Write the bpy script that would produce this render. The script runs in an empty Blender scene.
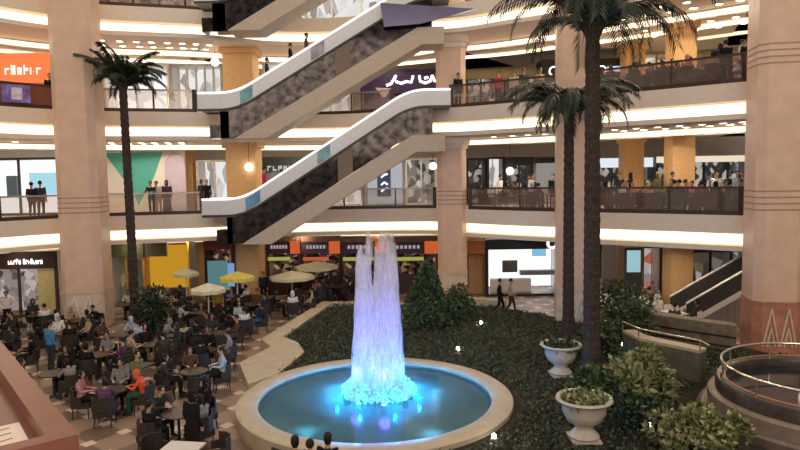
import bpy, bmesh, math, random
import numpy as np
from mathutils import Vector, Matrix, Euler
random.seed(11)
SC = bpy.context.scene
COL = SC.collection
PI = math.pi

# ------------------------------------------------------------------ camera
CAM_H, FPX = 6.65, 640.0
PITCH, ROLL = math.atan(47 / 640), math.radians(0.9)
cf = Vector((0, math.cos(PITCH), -math.sin(PITCH)))
cu0 = Vector((0, math.sin(PITCH), math.cos(PITCH)))
cr0 = Vector((1, 0, 0))
cr = cr0 * math.cos(ROLL) - cu0 * math.sin(ROLL)
cu = cr0 * math.sin(ROLL) + cu0 * math.cos(ROLL)
cam_d = bpy.data.cameras.new('camera')
cam_d.sensor_width = 36.0
cam_d.lens = FPX / 800 * 36.0
cam_d.clip_end = 200
cam = bpy.data.objects.new('camera', cam_d)
M4 = Matrix.Identity(4)
for i in range(3):
    M4[i][0], M4[i][1], M4[i][2] = cr[i], cu[i], -cf[i]
M4[2][3] = CAM_H
cam.matrix_world = M4
COL.objects.link(cam)
SC.camera = cam

# ------------------------------------------------------------------ world, lights, exposure
wd = bpy.data.worlds.new('mall_air')
SC.world = wd
wd.use_nodes = True
wd.node_tree.nodes['Background'].inputs[0].default_value = (1.0, 0.86, 0.72, 1)
wd.node_tree.nodes['Background'].inputs[1].default_value = 0.30


def area(name, loc, rot, sx, sy, power, color):
    d = bpy.data.lights.new(name, 'AREA')
    d.shape = 'RECTANGLE'
    d.size, d.size_y, d.energy, d.color = sx, sy, power, color
    o = bpy.data.objects.new(name, d)
    o.location, o.rotation_euler = loc, rot
    COL.objects.link(o)
    return o


area('atrium_overhead_light', (-1, 20, 30), (0, 0, 0), 34, 22, 2600, (1, 0.90, 0.78))  # broad unseen area light high above the atrium
area('camera_side_fill', (0, -6, 15), (math.radians(80), 0, 0), 40, 12, 3700, (1, 0.85, 0.70))  # unseen fill added behind the camera to light the fascias
SC.view_settings.view_transform = 'Standard'
SC.view_settings.look = 'None'
SC.view_settings.gamma = 1
SC.view_settings.exposure = 0.0
SC.cycles.use_denoising = True
SC.cycles.max_bounces = 6
SC.cycles.transparent_max_bounces = 40
SC.cycles.sample_clamp_indirect = 4.0
SC.cycles.caustics_reflective = False
SC.cycles.caustics_refractive = False


# ------------------------------------------------------------------ photo rays -> world points
def ray(px, py):
    return cf + cr * ((px - 400) / FPX) + cu * ((225 - py) / FPX)


def onz(px, py, z):
    d = ray(px, py)
    t = (z - CAM_H) / d.z
    return Vector((t * d.x, t * d.y, z))


def ony(px, py, Y):
    d = ray(px, py)
    t = Y / d.y
    return Vector((t * d.x, Y, CAM_H + t * d.z))


# ------------------------------------------------------------------ materials
MATS = {}


def nmat(name):
    m = bpy.data.materials.new(name)
    m.use_nodes = True
    nt = m.node_tree
    for n in list(nt.nodes):
        nt.nodes.remove(n)
    out = nt.nodes.new('ShaderNodeOutputMaterial')
    return m, nt, out


def pm(name, col, rough=0.6, metal=0.0, var=0.12, scale=6.0, spec=0.4, bump=0.0):
    """plain surface with a little procedural mottling"""
    if name in MATS:
        return MATS[name]
    m, nt, out = nmat(name)
    b = nt.nodes.new('ShaderNodeBsdfPrincipled')
    tc = nt.nodes.new('ShaderNodeTexCoord')
    nz = nt.nodes.new('ShaderNodeTexNoise')
    nz.inputs['Scale'].default_value = scale
    nz.inputs['Detail'].default_value = 3
    rp = nt.nodes.new('ShaderNodeValToRGB')
    e = rp.color_ramp.elements
    e[0].position, e[1].position = 0.3, 0.7
    e[0].color = tuple(c * (1 - var) for c in col) + (1,)
    e[1].color = tuple(min(1, c * (1 + var)) for c in col) + (1,)
    nt.links.new(tc.outputs['Object'], nz.inputs['Vector'])
    nt.links.new(nz.outputs['Fac'], rp.inputs['Fac'])
    nt.links.new(rp.outputs['Color'], b.inputs['Base Color'])
    b.inputs['Roughness'].default_value = rough
    b.inputs['Metallic'].default_value = metal
    b.inputs['Specular IOR Level'].default_value = spec
    if bump:
        bp = nt.nodes.new('ShaderNodeBump')
        bp.inputs['Strength'].default_value = bump
        nt.links.new(nz.outputs['Fac'], bp.inputs['Height'])
        nt.links.new(bp.outputs['Normal'], b.inputs['Normal'])
    nt.links.new(b.outputs[0], out.inputs[0])
    MATS[name] = m
    return m


def em(name, col, s):
    if name in MATS:
        return MATS[name]
    m, nt, out = nmat(name)
    e = nt.nodes.new('ShaderNodeEmission')
    e.inputs[0].default_value = tuple(col) + (1,)
    e.inputs[1].default_value = s
    nt.links.new(e.outputs[0], out.inputs[0])
    MATS[name] = m
    return m


def clutter(name, cols, s, scale=1.6, stretch=(1, 1, 1)):
    """lit shop interior seen through the window: coloured goods, with the shop lighting put into their colour as glow"""
    if name in MATS:
        return MATS[name]
    m, nt, out = nmat(name)
    tc = nt.nodes.new('ShaderNodeTexCoord')
    mp = nt.nodes.new('ShaderNodeMapping')
    mp.inputs['Scale'].default_value = stretch
    vo = nt.nodes.new('ShaderNodeTexVoronoi')
    vo.inputs['Scale'].default_value = scale
    sp = nt.nodes.new('ShaderNodeSeparateColor')
    rp = nt.nodes.new('ShaderNodeValToRGB')
    rp.color_ramp.interpolation = 'LINEAR'
    els = rp.color_ramp.elements
    n = len(cols)
    els[0].position, els[0].color = 0.1, tuple(cols[0]) + (1,)
    els[1].position, els[1].color = 0.9, tuple(cols[-1]) + (1,)
    for i in range(1, n - 1):
        q = els.new(0.1 + 0.8 * i / (n - 1))
        q.color = tuple(cols[i]) + (1,)
    e = nt.nodes.new('ShaderNodeEmission')
    e.inputs[1].default_value = s
    L = nt.links.new
    L(tc.outputs['Object'], mp.inputs[0])
    L(mp.outputs[0], vo.inputs['Vector'])
    L(vo.outputs['Color'], sp.inputs[0])
    L(sp.outputs[0], rp.inputs[0])
    L(rp.outputs[0], e.inputs[0])
    L(e.outputs[0], out.inputs[0])
    MATS[name] = m
    return m


def glassm(name, col, gloss=0.12, clear=0.85, rough=0.05):
    if name in MATS:
        return MATS[name]
    m, nt, out = nmat(name)
    tr = nt.nodes.new('ShaderNodeBsdfTransparent')
    tr.inputs[0].default_value = tuple(col) + (1,)
    gl = nt.nodes.new('ShaderNodeBsdfGlossy')
    gl.inputs['Roughness'].default_value = rough
    gl.inputs[0].default_value = (0.9, 0.9, 0.9, 1)
    df = nt.nodes.new('ShaderNodeBsdfDiffuse')
    df.inputs[0].default_value = tuple(col) + (1,)
    m1 = nt.nodes.new('ShaderNodeMixShader')
    m1.inputs[0].default_value = clear
    m2 = nt.nodes.new('ShaderNodeMixShader')
    m2.inputs[0].default_value = gloss
    L = nt.links.new
    L(df.outputs[0], m1.inputs[1])
    L(tr.outputs[0], m1.inputs[2])
    L(m1.outputs[0], m2.inputs[1])
    L(gl.outputs[0], m2.inputs[2])
    L(m2.outputs[0], out.inputs[0])
    MATS[name] = m
    return m


def floor_mat():
    m, nt, out = nmat('floor_tiles')
    N, L = nt.nodes.new, nt.links.new
    tc = N('ShaderNodeTexCoord')
    mp = N('ShaderNodeMapping')
    mp.inputs['Rotation'].default_value = (0, 0, math.radians(38))
    L(tc.outputs['Object'], mp.inputs[0])
    ch = N('ShaderNodeTexChecker')
    ch.inputs['Scale'].default_value = 1 / 0.95
    ch.inputs[1].default_value = (0.37, 0.245, 0.17, 1)
    ch.inputs[2].default_value = (0.19, 0.12, 0.085, 1)
    L(mp.outputs[0], ch.inputs[0])
    sx = N('ShaderNodeSeparateXYZ')
    L(mp.outputs[0], sx.inputs[0])

    def edge(sock):
        a = N('ShaderNodeMath'); a.operation = 'MULTIPLY'; a.inputs[1].default_value = 1 / 0.95
        L(sock, a.inputs[0])
        f = N('ShaderNodeMath'); f.operation = 'FRACT'
        L(a.outputs[0], f.inputs[0])
        s = N('ShaderNodeMath'); s.operation = 'SUBTRACT'; s.inputs[1].default_value = 0.5
        L(f.outputs[0], s.inputs[0])
        b = N('ShaderNodeMath'); b.operation = 'ABSOLUTE'
        L(s.outputs[0], b.inputs[0])
        g = N('ShaderNodeMath'); g.operation = 'GREATER_THAN'; g.inputs[1].default_value = 0.335
        L(b.outputs[0], g.inputs[0])
        return g.outputs[0]
    mu = N('ShaderNodeMath'); mu.operation = 'MULTIPLY'
    L(edge(sx.outputs[0]), mu.inputs[0])
    L(edge(sx.outputs[1]), mu.inputs[1])
    mx = N('ShaderNodeMix'); mx.data_type = 'RGBA'
    L(mu.outputs[0], mx.inputs[0])
    L(ch.outputs[0], mx.inputs[6])
    mx.inputs[7].default_value = (0.72, 0.60, 0.50, 1)
    b = N('ShaderNodeBsdfPrincipled')
    b.inputs['Roughness'].default_value = 0.35
    L(mx.outputs[2], b.inputs['Base Color'])
    L(b.outputs[0], out.inputs[0])
    return m


def leafm(name, c0, c1, c2):
    if name in MATS:
        return MATS[name]
    m, nt, out = nmat(name)
    N, L = nt.nodes.new, nt.links.new
    tc = N('ShaderNodeTexCoord')
    nz = N('ShaderNodeTexNoise')
    nz.inputs['Scale'].default_value = 5
    nz.inputs['Detail'].default_value = 4
    rp = N('ShaderNodeValToRGB')
    e = rp.color_ramp.elements
    e[0].position, e[0].color = 0.35, tuple(c0) + (1,)
    e[1].position, e[1].color = 0.68, tuple(c2) + (1,)
    q = e.new(0.5); q.color = tuple(c1) + (1,)
    b = N('ShaderNodeBsdfPrincipled')
    b.inputs['Roughness'].default_value = 0.5
    L(tc.outputs['Object'], nz.inputs[0]); L(nz.outputs['Fac'], rp.inputs[0])
    L(rp.outputs[0], b.inputs['Base Color'])
    L(b.outputs[0], out.inputs[0])
    MATS[name] = m
    return m


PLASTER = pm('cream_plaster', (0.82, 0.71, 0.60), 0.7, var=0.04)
SOFFIT = pm('soffit_paint', (0.78, 0.67, 0.53), 0.7, var=0.05)
PEACH = pm('peach_marble', (0.78, 0.54, 0.40), 0.45, var=0.07, scale=2)
PEACHD = pm('peach_groove', (0.44, 0.28, 0.20), 0.5)
PLINTH = pm('pale_plinth_stone', (0.72, 0.58, 0.46), 0.4, var=0.12, scale=3)
REDSTONE = pm('red_marble', (0.50, 0.23, 0.15), 0.3, var=0.2, scale=3)
OCHRE = pm('ochre_column_paint', (0.78, 0.48, 0.22), 0.55, var=0.07)
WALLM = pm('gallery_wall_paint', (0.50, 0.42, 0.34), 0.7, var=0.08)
COVE = em('cove_light_warm', (1.0, 0.83, 0.57), 2.5)
COVEIN = em('inner_cove_light', (1.0, 0.82, 0.56), 2.3)
DOWN = em('downlight_glow', (1.0, 0.86, 0.62), 9.0)
DARKBR = pm('dark_brown_rail', (0.055, 0.030, 0.022), 0.4)
HAND = pm('brushed_handrail', (0.45, 0.40, 0.36), 0.35, metal=0.6)
GLASS = glassm('rail_glass', (0.90, 0.86, 0.82), 0.07, 0.92)
GLASSB = glassm('smoked_brown_rail_glass', (0.86, 0.76, 0.70), 0.05, 0.93)
PANE = glassm('shop_glass', (0.97, 0.97, 0.97), 0.05, 0.98)
BLACK = pm('black_paint', (0.012, 0.011, 0.012), 0.45)
DGREY = pm('dark_grey_metal', (0.05, 0.048, 0.05), 0.4)
WHITE = pm('white_paint', (0.80, 0.78, 0.75), 0.5, var=0.04)
CREAM = pm('cream_canvas', (0.72, 0.66, 0.45), 0.8, var=0.08)
STONE = pm('beige_stone', (0.52, 0.43, 0.31), 0.45, var=0.10, scale=2.5)
STONED = pm('grey_brown_stone', (0.22, 0.18, 0.13), 0.55, var=0.25, scale=3)
CHROME = pm('chrome_tube', (0.75, 0.68, 0.58), 0.2, metal=0.9, var=0.03)
BARK = pm('palm_bark', (0.052, 0.036, 0.029), 0.9, var=0.55, scale=14, bump=0.8)
FROND = leafm('palm_green', (0.012, 0.018, 0.010), (0.028, 0.040, 0.020), (0.06, 0.075, 0.04))
LAWN = leafm('groundcover_green', (0.020, 0.034, 0.016), (0.042, 0.066, 0.032), (0.085, 0.12, 0.06))
SHRUB = leafm('shrub_green', (0.020, 0.040, 0.014), (0.05, 0.085, 0.030), (0.13, 0.17, 0.07))
SHRUBD = leafm('dark_shrub_green', (0.010, 0.022, 0.010), (0.022, 0.042, 0.018), (0.05, 0.08, 0.035))
VARIEG = leafm('variegated_green', (0.05, 0.08, 0.03), (0.20, 0.22, 0.09), (0.50, 0.46, 0.24))
SOIL = pm('soil', (0.03, 0.022, 0.015), 0.9, var=0.4, scale=8)
URN = pm('white_glazed_urn', (0.60, 0.54, 0.47), 0.4, var=0.08)


# ------------------------------------------------------------------ mesh helpers
class MB:
    def __init__(s):
        s.v, s.f, s.m = [], [], []

    def add(s, vs, fs, mi=0):
        b = len(s.v)
        s.v += [tuple(x) for x in vs]
        s.f += [tuple(b + i for i in f) for f in fs]
        s.m += [mi] * len(fs)
        return s

    def box(s, x0, x1, y0, y1, z0, z1, mi=0):
        vs = [(x0, y0, z0), (x1, y0, z0), (x1, y1, z0), (x0, y1, z0), (x0, y0, z1), (x1, y0, z1), (x1, y1, z1), (x0, y1, z1)]
        return s.add(vs, [(0, 3, 2, 1), (4, 5, 6, 7), (0, 1, 5, 4), (1, 2, 6, 5), (2, 3, 7, 6), (3, 0, 4, 7)], mi)

    def tube(s, pts, rad, n=8, mi=0, caps=True):
        pts = [Vector(p) for p in pts]
        rs = rad if isinstance(rad, (list, tuple)) else [rad] * len(pts)
        rings = []
        up = None
        for i, p in enumerate(pts):
            t = (pts[min(i + 1, len(pts) - 1)] - pts[max(i - 1, 0)]).normalized()
            if up is None:
                up = Vector((0, 0, 1)) if abs(t.z) < 0.9 else Vector((1, 0, 0))
            a = t.cross(up)
            a = a.normalized() if a.length > 1e-6 else Vector((1, 0, 0))
            b = a.cross(t).normalized()
            up = b
            rings.append([p + (a * math.cos(2 * PI * k / n) + b * math.sin(2 * PI * k / n)) * rs[i] for k in range(n)])
        vs = [q for r in rings for q in r]
        fs = []
        for i in range(len(pts) - 1):
            for k in range(n):
                k2 = (k + 1) % n
                fs.append((i * n + k, (i + 1) * n + k, (i + 1) * n + k2, i * n + k2))
        if caps:
            fs.append(tuple(range(n)))
            fs.append(tuple((len(pts) - 1) * n + k for k in reversed(range(n))))
        return s.add(vs, fs, mi)

    def lathe(s, prof, n=24, c=(0, 0, 0), mi=0, a0=0.0, a1=2 * PI):
        full = abs(a1 - a0 - 2 * PI) < 1e-6
        cols = n if full else n + 1
        vs = []
        for r, z in prof:
            for k in range(cols):
                a = a0 + (a1 - a0) * k / n
                vs.append((c[0] + r * math.cos(a), c[1] + r * math.sin(a), c[2] + z))
        fs = []
        for i in range(len(prof) - 1):
            for k in range(n):
                k2 = (k + 1) % cols
                fs.append((i * cols + k, i * cols + k2, (i + 1) * cols + k2, (i + 1) * cols + k))
        return s.add(vs, fs, mi)

    def prism(s, poly, z0, z1, mi=0):
        n = len(poly)
        vs = [(x, y, z0) for x, y in poly] + [(x, y, z1) for x, y in poly]
        fs = [tuple(reversed(range(n))), tuple(range(n, 2 * n))] + [(i, (i + 1) % n, n + (i + 1) % n, n + i) for i in range(n)]
        return s.add(vs, fs, mi)

    def slabxz(s, pts, d0, d1, y0, y1, mi=0):
        """band that follows a polyline in x-z, from d0 to d1 above it, y0..y1 thick"""
        vs = []
        for x, z in pts:
            vs += [(x, y0, z + d0), (x, y1, z + d0), (x, y1, z + d1), (x, y0, z + d1)]
        fs = []
        for i in range(len(pts) - 1):
            a, b = i * 4, i * 4 + 4
            for k in range(4):
                k2 = (k + 1) % 4
                fs.append((a + k, a + k2, b + k2, b + k))
        e = (len(pts) - 1) * 4
        fs += [(3, 2, 1, 0), (e, e + 1, e + 2, e + 3)]
        return s.add(vs, fs, mi)

    def build(s, name, mats, parent=None, smooth=False, loc=None, rz=0.0):
        me = bpy.data.meshes.new(name)
        me.from_pydata(s.v, [], s.f)
        for m in (mats if isinstance(mats, (list, tuple)) else [mats]):
            me.materials.append(m)
        if any(s.m):
            me.polygons.foreach_set('material_index', s.m)
        bm = bmesh.new()
        bm.from_mesh(me)
        bmesh.ops.recalc_face_normals(bm, faces=bm.faces)
        bm.to_mesh(me)
        bm.free()
        if smooth:
            me.polygons.foreach_set('use_smooth', [True] * len(me.polygons))
            try:
                me.set_sharp_from_angle(angle=math.radians(40))
            except Exception:
                pass
        o = bpy.data.objects.new(name, me)
        COL.objects.link(o)
        if parent:
            o.parent = parent
        if loc is not None:
            o.location = loc
        if rz:
            o.rotation_euler = (0, 0, rz)
        return o


def tag(o, label, cat, group=None, kind=None):
    o['label'], o['category'] = label, cat
    if group:
        o['group'] = group
    if kind:
        o['kind'] = kind
    return o


def struct(o):
    o['kind'] = 'structure'
    return o


def thing(name, label, cat, loc=(0, 0, 0), rz=0.0, group=None):
    o = bpy.data.objects.new(name, None)
    COL.objects.link(o)
    o.location, o.rotation_euler = loc, (0, 0, rz)
    return tag(o, label, cat, group)


def dup(root, loc, rz=None, label=None, group=None):
    r = root.copy()
    COL.objects.link(r)
    r.location = loc
    if rz is not None:
        r.rotation_euler = (0, 0, rz)
    if label:
        r['label'] = label
    if group:
        r['group'] = group
    for ch in list(root.children):
        c = ch.copy()
        COL.objects.link(c)
        c.parent = r
        for g in ch.children:
            d = g.copy()
            COL.objects.link(d)
            d.parent = c
    return r


ORD = ['first', 'second', 'third', 'fourth', 'fifth', 'sixth', 'seventh', 'eighth', 'ninth', 'tenth', 'eleventh', 'twelfth', 'thirteenth', 'fourteenth']

# ================================================================== THE SETTING
FZ = {0: 0.0, 1: 5.0, 2: 10.1, 3: 15.15, 4: 20.2}
SLAB = 1.40
E1 = [(-140, 23.0), (-80, 25.5), (0, 28.3), (60, 30.2), (105, 31.2), (160, 31.9), (205, 32.5), (245, 33.4), (275, 34.3), (340, 34.7),
      (400, 34.7), (437, 34.3), (463, 32.9), (510, 30.8), (560, 29.2), (610, 27.8), (670, 26.3), (745, 24.6), (800, 23.9), (880, 22.5), (960, 21)]
E2 = [(-140, 23.0), (-80, 25.5), (0, 28.3), (60, 30.2), (105, 31.2), (160, 31.9), (205, 32.5), (245, 33.4), (275, 34.3), (340, 34.5),
      (385, 33.6), (415, 32.5), (463, 31.9), (510, 30.5), (560, 29.2), (610, 27.8), (670, 26.3), (745, 24.6), (800, 23.9), (880, 22.5), (960, 21)]


def edge_at(px, lev=1, off=0.0):
    """point of the gallery edge of a storey (x, y), moved OFF metres back from the atrium"""
    T = E1 if lev == 1 else E2

    def raw(p):
        xs = [t[0] for t in T]
        i = max(0, min(len(T) - 2, int(np.searchsorted(xs, p)) - 1))
        p0, p1, p2, p3 = T[max(i - 1, 0)], T[i], T[i + 1], T[min(i + 2, len(T) - 1)]
        t = (p - p1[0]) / (p2[0] - p1[0])
        m1 = (p2[1] - p0[1]) / (p2[0] - p0[0]) * (p2[0] - p1[0])
        m2 = (p3[1] - p1[1]) / (p3[0] - p1[0]) * (p2[0] - p1[0])
        h = t * t * (3 - 2 * t)
        y = p1[1] + (p2[1] - p1[1]) * h + m1 * (t - 2 * t * t + t ** 3) + m2 * (t ** 3 - t * t)
        return Vector(((p - 400) / FPX * y, y))
    a = raw(px)
    if off:
        d = raw(px + 2) - raw(px - 2)
        n = Vector((-d.y, d.x)).normalized()
        a = a + n * off
    return a


EPX = list(range(-140, 961, 10))


def sweep(lev, prof, pxs=EPX):
    """sweep (offset, dz) profile along the edge of a storey"""
    mb = MB()
    n = len(prof)
    vs = []
    for p in pxs:
        for off, dz in prof:
            q = edge_at(p, lev, off)
            vs.append((q.x, q.y, FZ[lev] + dz))
    fs = [(i * n + k, i * n + k + 1, (i + 1) * n + k + 1, (i + 1) * n + k) for i in range(len(pxs) - 1) for k in range(n - 1)]
    return mb.add(vs, fs)


# ground floor
FLOORM = floor_mat()
MB().add([(-34, -8, 0), (30, -8, 0), (30, 48, 0), (-34, 48, 0)], [(0, 1, 2, 3)]).build('floor', FLOORM)['kind'] = 'structure'
# galleries
for lev in (1, 2, 3, 4):
    mb = sweep(lev, [(13, 0), (0.0, 0), (0.0, -0.70), (0.40, -0.72), (0.42, -1.18), (0.0, -1.20), (0.0, -SLAB), (0.5, -SLAB), (13, -SLAB)])
    struct(mb.build('gallery_slab', [PLASTER]))
    for p_ in (20, 122, 180, 300, 375, 500, 545, 625, 670, 715):
        q_ = edge_at(p_, lev, 2.2)
        g_ = bpy.data.lights.new('gallery_fill_light', 'AREA')  # disc lamps added along each soffit to brighten the galleries
        g_.shape, g_.size, g_.energy, g_.color = 'DISK', 0.5, (26 if lev == 1 else 85), (1, 0.85, 0.66)
        g_ = bpy.data.objects.new('gallery_fill_light', g_)
        g_.location = (q_.x, q_.y, FZ[lev] - SLAB - 0.03)
        COL.objects.link(g_)
    struct(sweep(lev, [(0.37, -0.76), (0.37, -1.16)]).build('cove_light_strip', COVE))
    struct(sweep(lev, [(3.2, -SLAB - 0.02), (3.2, -SLAB - 0.34), (3.5, -SLAB - 0.34), (3.5, -SLAB - 0.02)]).build('ceiling_trough', SOFFIT))
    struct(sweep(lev, [(3.18, -SLAB - 0.08), (3.18, -SLAB - 0.30)]).build('cove_light_inner', COVEIN))
    struct(sweep(lev, [(6.2, -SLAB - 0.02), (6.2, -SLAB - 0.20)]).build('cove_light_inner', COVEIN))
# back wall
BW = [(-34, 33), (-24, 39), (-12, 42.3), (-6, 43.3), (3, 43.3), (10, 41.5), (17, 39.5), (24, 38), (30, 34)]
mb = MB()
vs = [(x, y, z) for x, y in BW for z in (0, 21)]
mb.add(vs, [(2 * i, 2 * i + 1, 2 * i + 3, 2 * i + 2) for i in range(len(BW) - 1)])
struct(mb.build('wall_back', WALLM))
# the gallery the photographer stands on
mb = MB()
mb.prism([(-9, -4), (6, -4), (6, 1.4), (-0.75, 1.4), (-3.0, 4.2), (-9, 4.2)], 4.4, 5.0)
struct(mb.build('gallery_slab', PLASTER))


# big pillars
def octagon(w, c):
    h = w / 2
    return [(-h + c, -h), (h - c, -h), (h, -h + c), (h, h - c), (h - c, h), (-h + c, h), (-h, h - c), (-h, -h + c)]


def pillar(loc, w, rz, top, grooves, plinth, motif, base_mat, capz=None):
    root = bpy.data.objects.new('pillar', None)
    COL.objects.link(root)
    root.location, root.rotation_euler = loc, (0, 0, rz)
    struct(root)
    c = w * 0.16
    MB().prism(octagon(w, c), plinth, top).build('pillar_shaft', PEACH, root)
    mb = MB()
    mb.prism(octagon(w * 1.02, c), 0, plinth)
    mb.prism(octagon(w * 1.05, c), plinth - 0.06, plinth)
    mb.build('pillar_plinth', base_mat, root)
    mb = MB()
    for z in grooves:
        for k in range(4):
            mb.prism(octagon(w * 1.012, c), z + k * 0.22, z + k * 0.22 + 0.05)
    mb.build('pillar_trim', PEACHD, root)
    if motif:
        mb = MB()
        y = -w * 0.51 - 0.03
        s = (w - 2 * c) * 0.5
        for x0 in (-s * 0.97, 0.03):
            zt, zb = plinth * 0.88, plinth * 0.22
            for a, b in (((x0, zb), (x0 + s / 2, zt)), ((x0 + s / 2, zt), (x0 + s * 0.95, zb)), ((x0 + s * .25, zb), (x0 + s / 2, zb + (zt - zb) * .5)), ((x0 + s / 2, zb + (zt - zb) * .5), (x0 + s * .72, zb))):
                mb.tube([(a[0], y, a[1]), (b[0], y, b[1])], 0.035, 6)
        mb.build('zigzag_moulding', PLINTH if base_mat is not PLINTH else WHITE, root)
    if capz:
        mb = MB()
        for z in capz:
            mb.prism(octagon(w * 1.25, c * 1.25), z - 0.35, z)
            mb.prism(octagon(w * 1.12, c * 1.12), z - 0.6, z - 0.35)
        mb.build('pillar_capital', PLASTER, root)
    return root


pillar((-14.5, 29.4, 0), 1.80, math.radians(6), 21, [5.3], 1.75, True, PLINTH)
pillar((2.72, 33.4, 0), 1.5, math.radians(-4), 21, [5.25], 1.75, False, PLINTH, [8.7, 13.75])
pillar((7.62, 28.1, 0), 1.5, math.radians(-10), 21, [], 1.75, True, PLINTH)
pillar((13.55, 23.2, 0), 1.62, math.radians(-10), 21, [5.3, 10.4], 2.05, True, REDSTONE)


def column(px, Y, w, lev):
    X = (px - 400) / FPX * Y
    z0, z1 = FZ[lev], FZ[lev + 1] - SLAB
    mb = MB()
    mb.prism([(X - w / 2, Y - w / 2), (X + w / 2, Y - w / 2), (X + w / 2, Y + w / 2), (X - w / 2, Y + w / 2)], z0, z1)
    mb.prism([(X - w * .6, Y - w * .6), (X + w * .6, Y - w * .6), (X + w * .6, Y + w * .6), (X - w * .6, Y + w * .6)], z1 - 0.3, z1 - 0.005)
    mb.prism([(X - w * .55, Y - w * .55), (X + w * .55, Y - w * .55), (X + w * .55, Y + w * .55), (X - w * .55, Y + w * .55)], z0 + 0.005, z0 + 0.25)
    struct(mb.build('column', OCHRE))


for lev in (0, 1, 2):
    column(679, 31.0, 1.05, lev)
    column(631, 36.0, 1.05, lev)
    column(246, 35.6, 1.6, lev)
column(66, 33.6, 1.05, 0)
column(197, 36.5, 0.9, 0)
column(191, 38.0, 0.6, 1)
column(475, 36.5, 0.8, 0)

# ------------------------------------------------------------------ railings along the galleries
def railing(lev, p0, p1, glass, label, group=None, smoked=False):
    n = max(2, int(abs(p1 - p0) / 12) + 1)
    pxs = [p0 + (p1 - p0) * i / (n - 1) for i in range(n)]
    pts = [edge_at(p, lev, 0.14) for p in pxs]
    z = FZ[lev]
    root = thing('railing', label, 'railing', (pts[0].x, pts[0].y, z))
    o = pts[0]

    def ribbon(w, z0, z1):
        mb = MB()
        vs = []
        for i, p in enumerate(pts):
            d = (pts[min(i + 1, n - 1)] - pts[max(i - 1, 0)]).normalized()
            nn = Vector((-d.y, d.x)) * w / 2
            for sg, zz in ((-1, z0), (1, z0), (1, z1), (-1, z1)):
                vs.append((p.x - o.x + nn.x * sg, p.y - o.y + nn.y * sg, zz))
        fs = []
        for i in range(n - 1):
            for k in range(4):
                k2 = (k + 1) % 4
                fs.append((i * 4 + k, i * 4 + k2, i * 4 + 4 + k2, i * 4 + 4 + k))
        e = (n - 1) * 4
        return mb.add(vs, fs + [(3, 2, 1, 0), (e, e + 1, e + 2, e + 3)])
    ribbon(0.14, 0.0, 0.17).build('bottom_rail', DARKBR, root)
    ribbon(0.03, 0.17, 1.04).build('glass_panel', glass, root)
    ribbon(0.09, 1.04, 1.12).build('handrail', DARKBR if smoked else HAND, root)
    L = sum((pts[i + 1] - pts[i]).length for i in range(n - 1))
    k = max(1, round(L / 2.4))
    for j in range(k + 1):
        p = pts[round(j * (n - 1) / k)]
        e = 0.10 if j in (0, k) else 0.035
        MB().box(p.x - o.x - e, p.x - o.x + e, p.y - o.y - e * .8, p.y - o.y + e * .8, 0.0, 1.13).build('post', DARKBR, root)


railing(1, -110, 64, GLASS, 'glass railing with dark brown base in front of the white middle-storey store')
railing(1, 104, 203, GLASS, 'glass railing with dark brown base in front of the teal hoarding')
railing(1, 268, 434, GLASS, 'straight glass railing behind the lower escalator, in front of the banner shop')
railing(1, 469, 556, GLASSB, 'smoked railing between the slim middle pillar and the column behind the palms', smoked=True)
railing(1, 596, 742, GLASSB, 'long smoked railing along the crowded middle-storey dining terrace', smoked=True)
railing(1, 800, 900, GLASSB, 'smoked railing beyond the thick peach pillar on the middle storey', smoked=True)
railing(2, -110, 64, glassm('red_film_glass', (0.30, 0.11, 0.09), 0.06, 0.35), 'dark red filmed railing under the glowing orange shop sign', smoked=True)
railing(2, 104, 199, GLASS, 'upper glass railing behind the crown of the single palm')
railing(2, 262, 392, GLASS, 'upper glass railing behind the escalators by the purple shop')
railing(2, 452, 556, GLASSB, 'smoked upper railing beside the person in black by the slim pillar', smoked=True)
railing(2, 596, 742, GLASSB, 'smoked upper railing below the topmost crowd, beside the thick peach pillar', smoked=True)
railing(3, -110, 64, GLASSB, 'topmost railing cut by the picture edge beside the pale left pillar', smoked=True)
railing(3, 104, 232, GLASSB, 'topmost dark railing above the crown of the single palm', smoked=True)
railing(3, 480, 556, GLASSB, 'topmost railing above the sign behind the palm fronds', smoked=True)

# ================================================================== ESCALATORS
ESCW = pm('escalator_white_panel', (0.78, 0.78, 0.80), 0.3, var=0.05)
ESCL = em('escalator_handrail_light', (1.0, 0.98, 0.95), 1.5)
ESCM = pm('dark_mirror_cladding', (0.055, 0.046, 0.046), 0.08, metal=0.75, var=0.85, scale=2.6)
ESCP = pm('lilac_mirror_cladding', (0.24, 0.22, 0.36), 0.15, metal=0.7, var=0.15, scale=0.8)
ESCT = pm('beige_truss_cladding', (0.56, 0.46, 0.36), 0.5, var=0.05)
ESCB = pm('brown_cladding', (0.20, 0.145, 0.105), 0.5)
BLUEAD = pm('blue_advert', (0.16, 0.36, 0.62), 0.4, var=0.3, scale=2)
TEALAD = pm('teal_advert', (0.20, 0.42, 0.48), 0.4, var=0.3, scale=2)
VIOAD = pm('grey_violet_advert', (0.36, 0.34, 0.42), 0.4, var=0.3, scale=2)
STEP = pm('escalator_steel_steps', (0.12, 0.12, 0.13), 0.4, metal=0.5)


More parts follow.
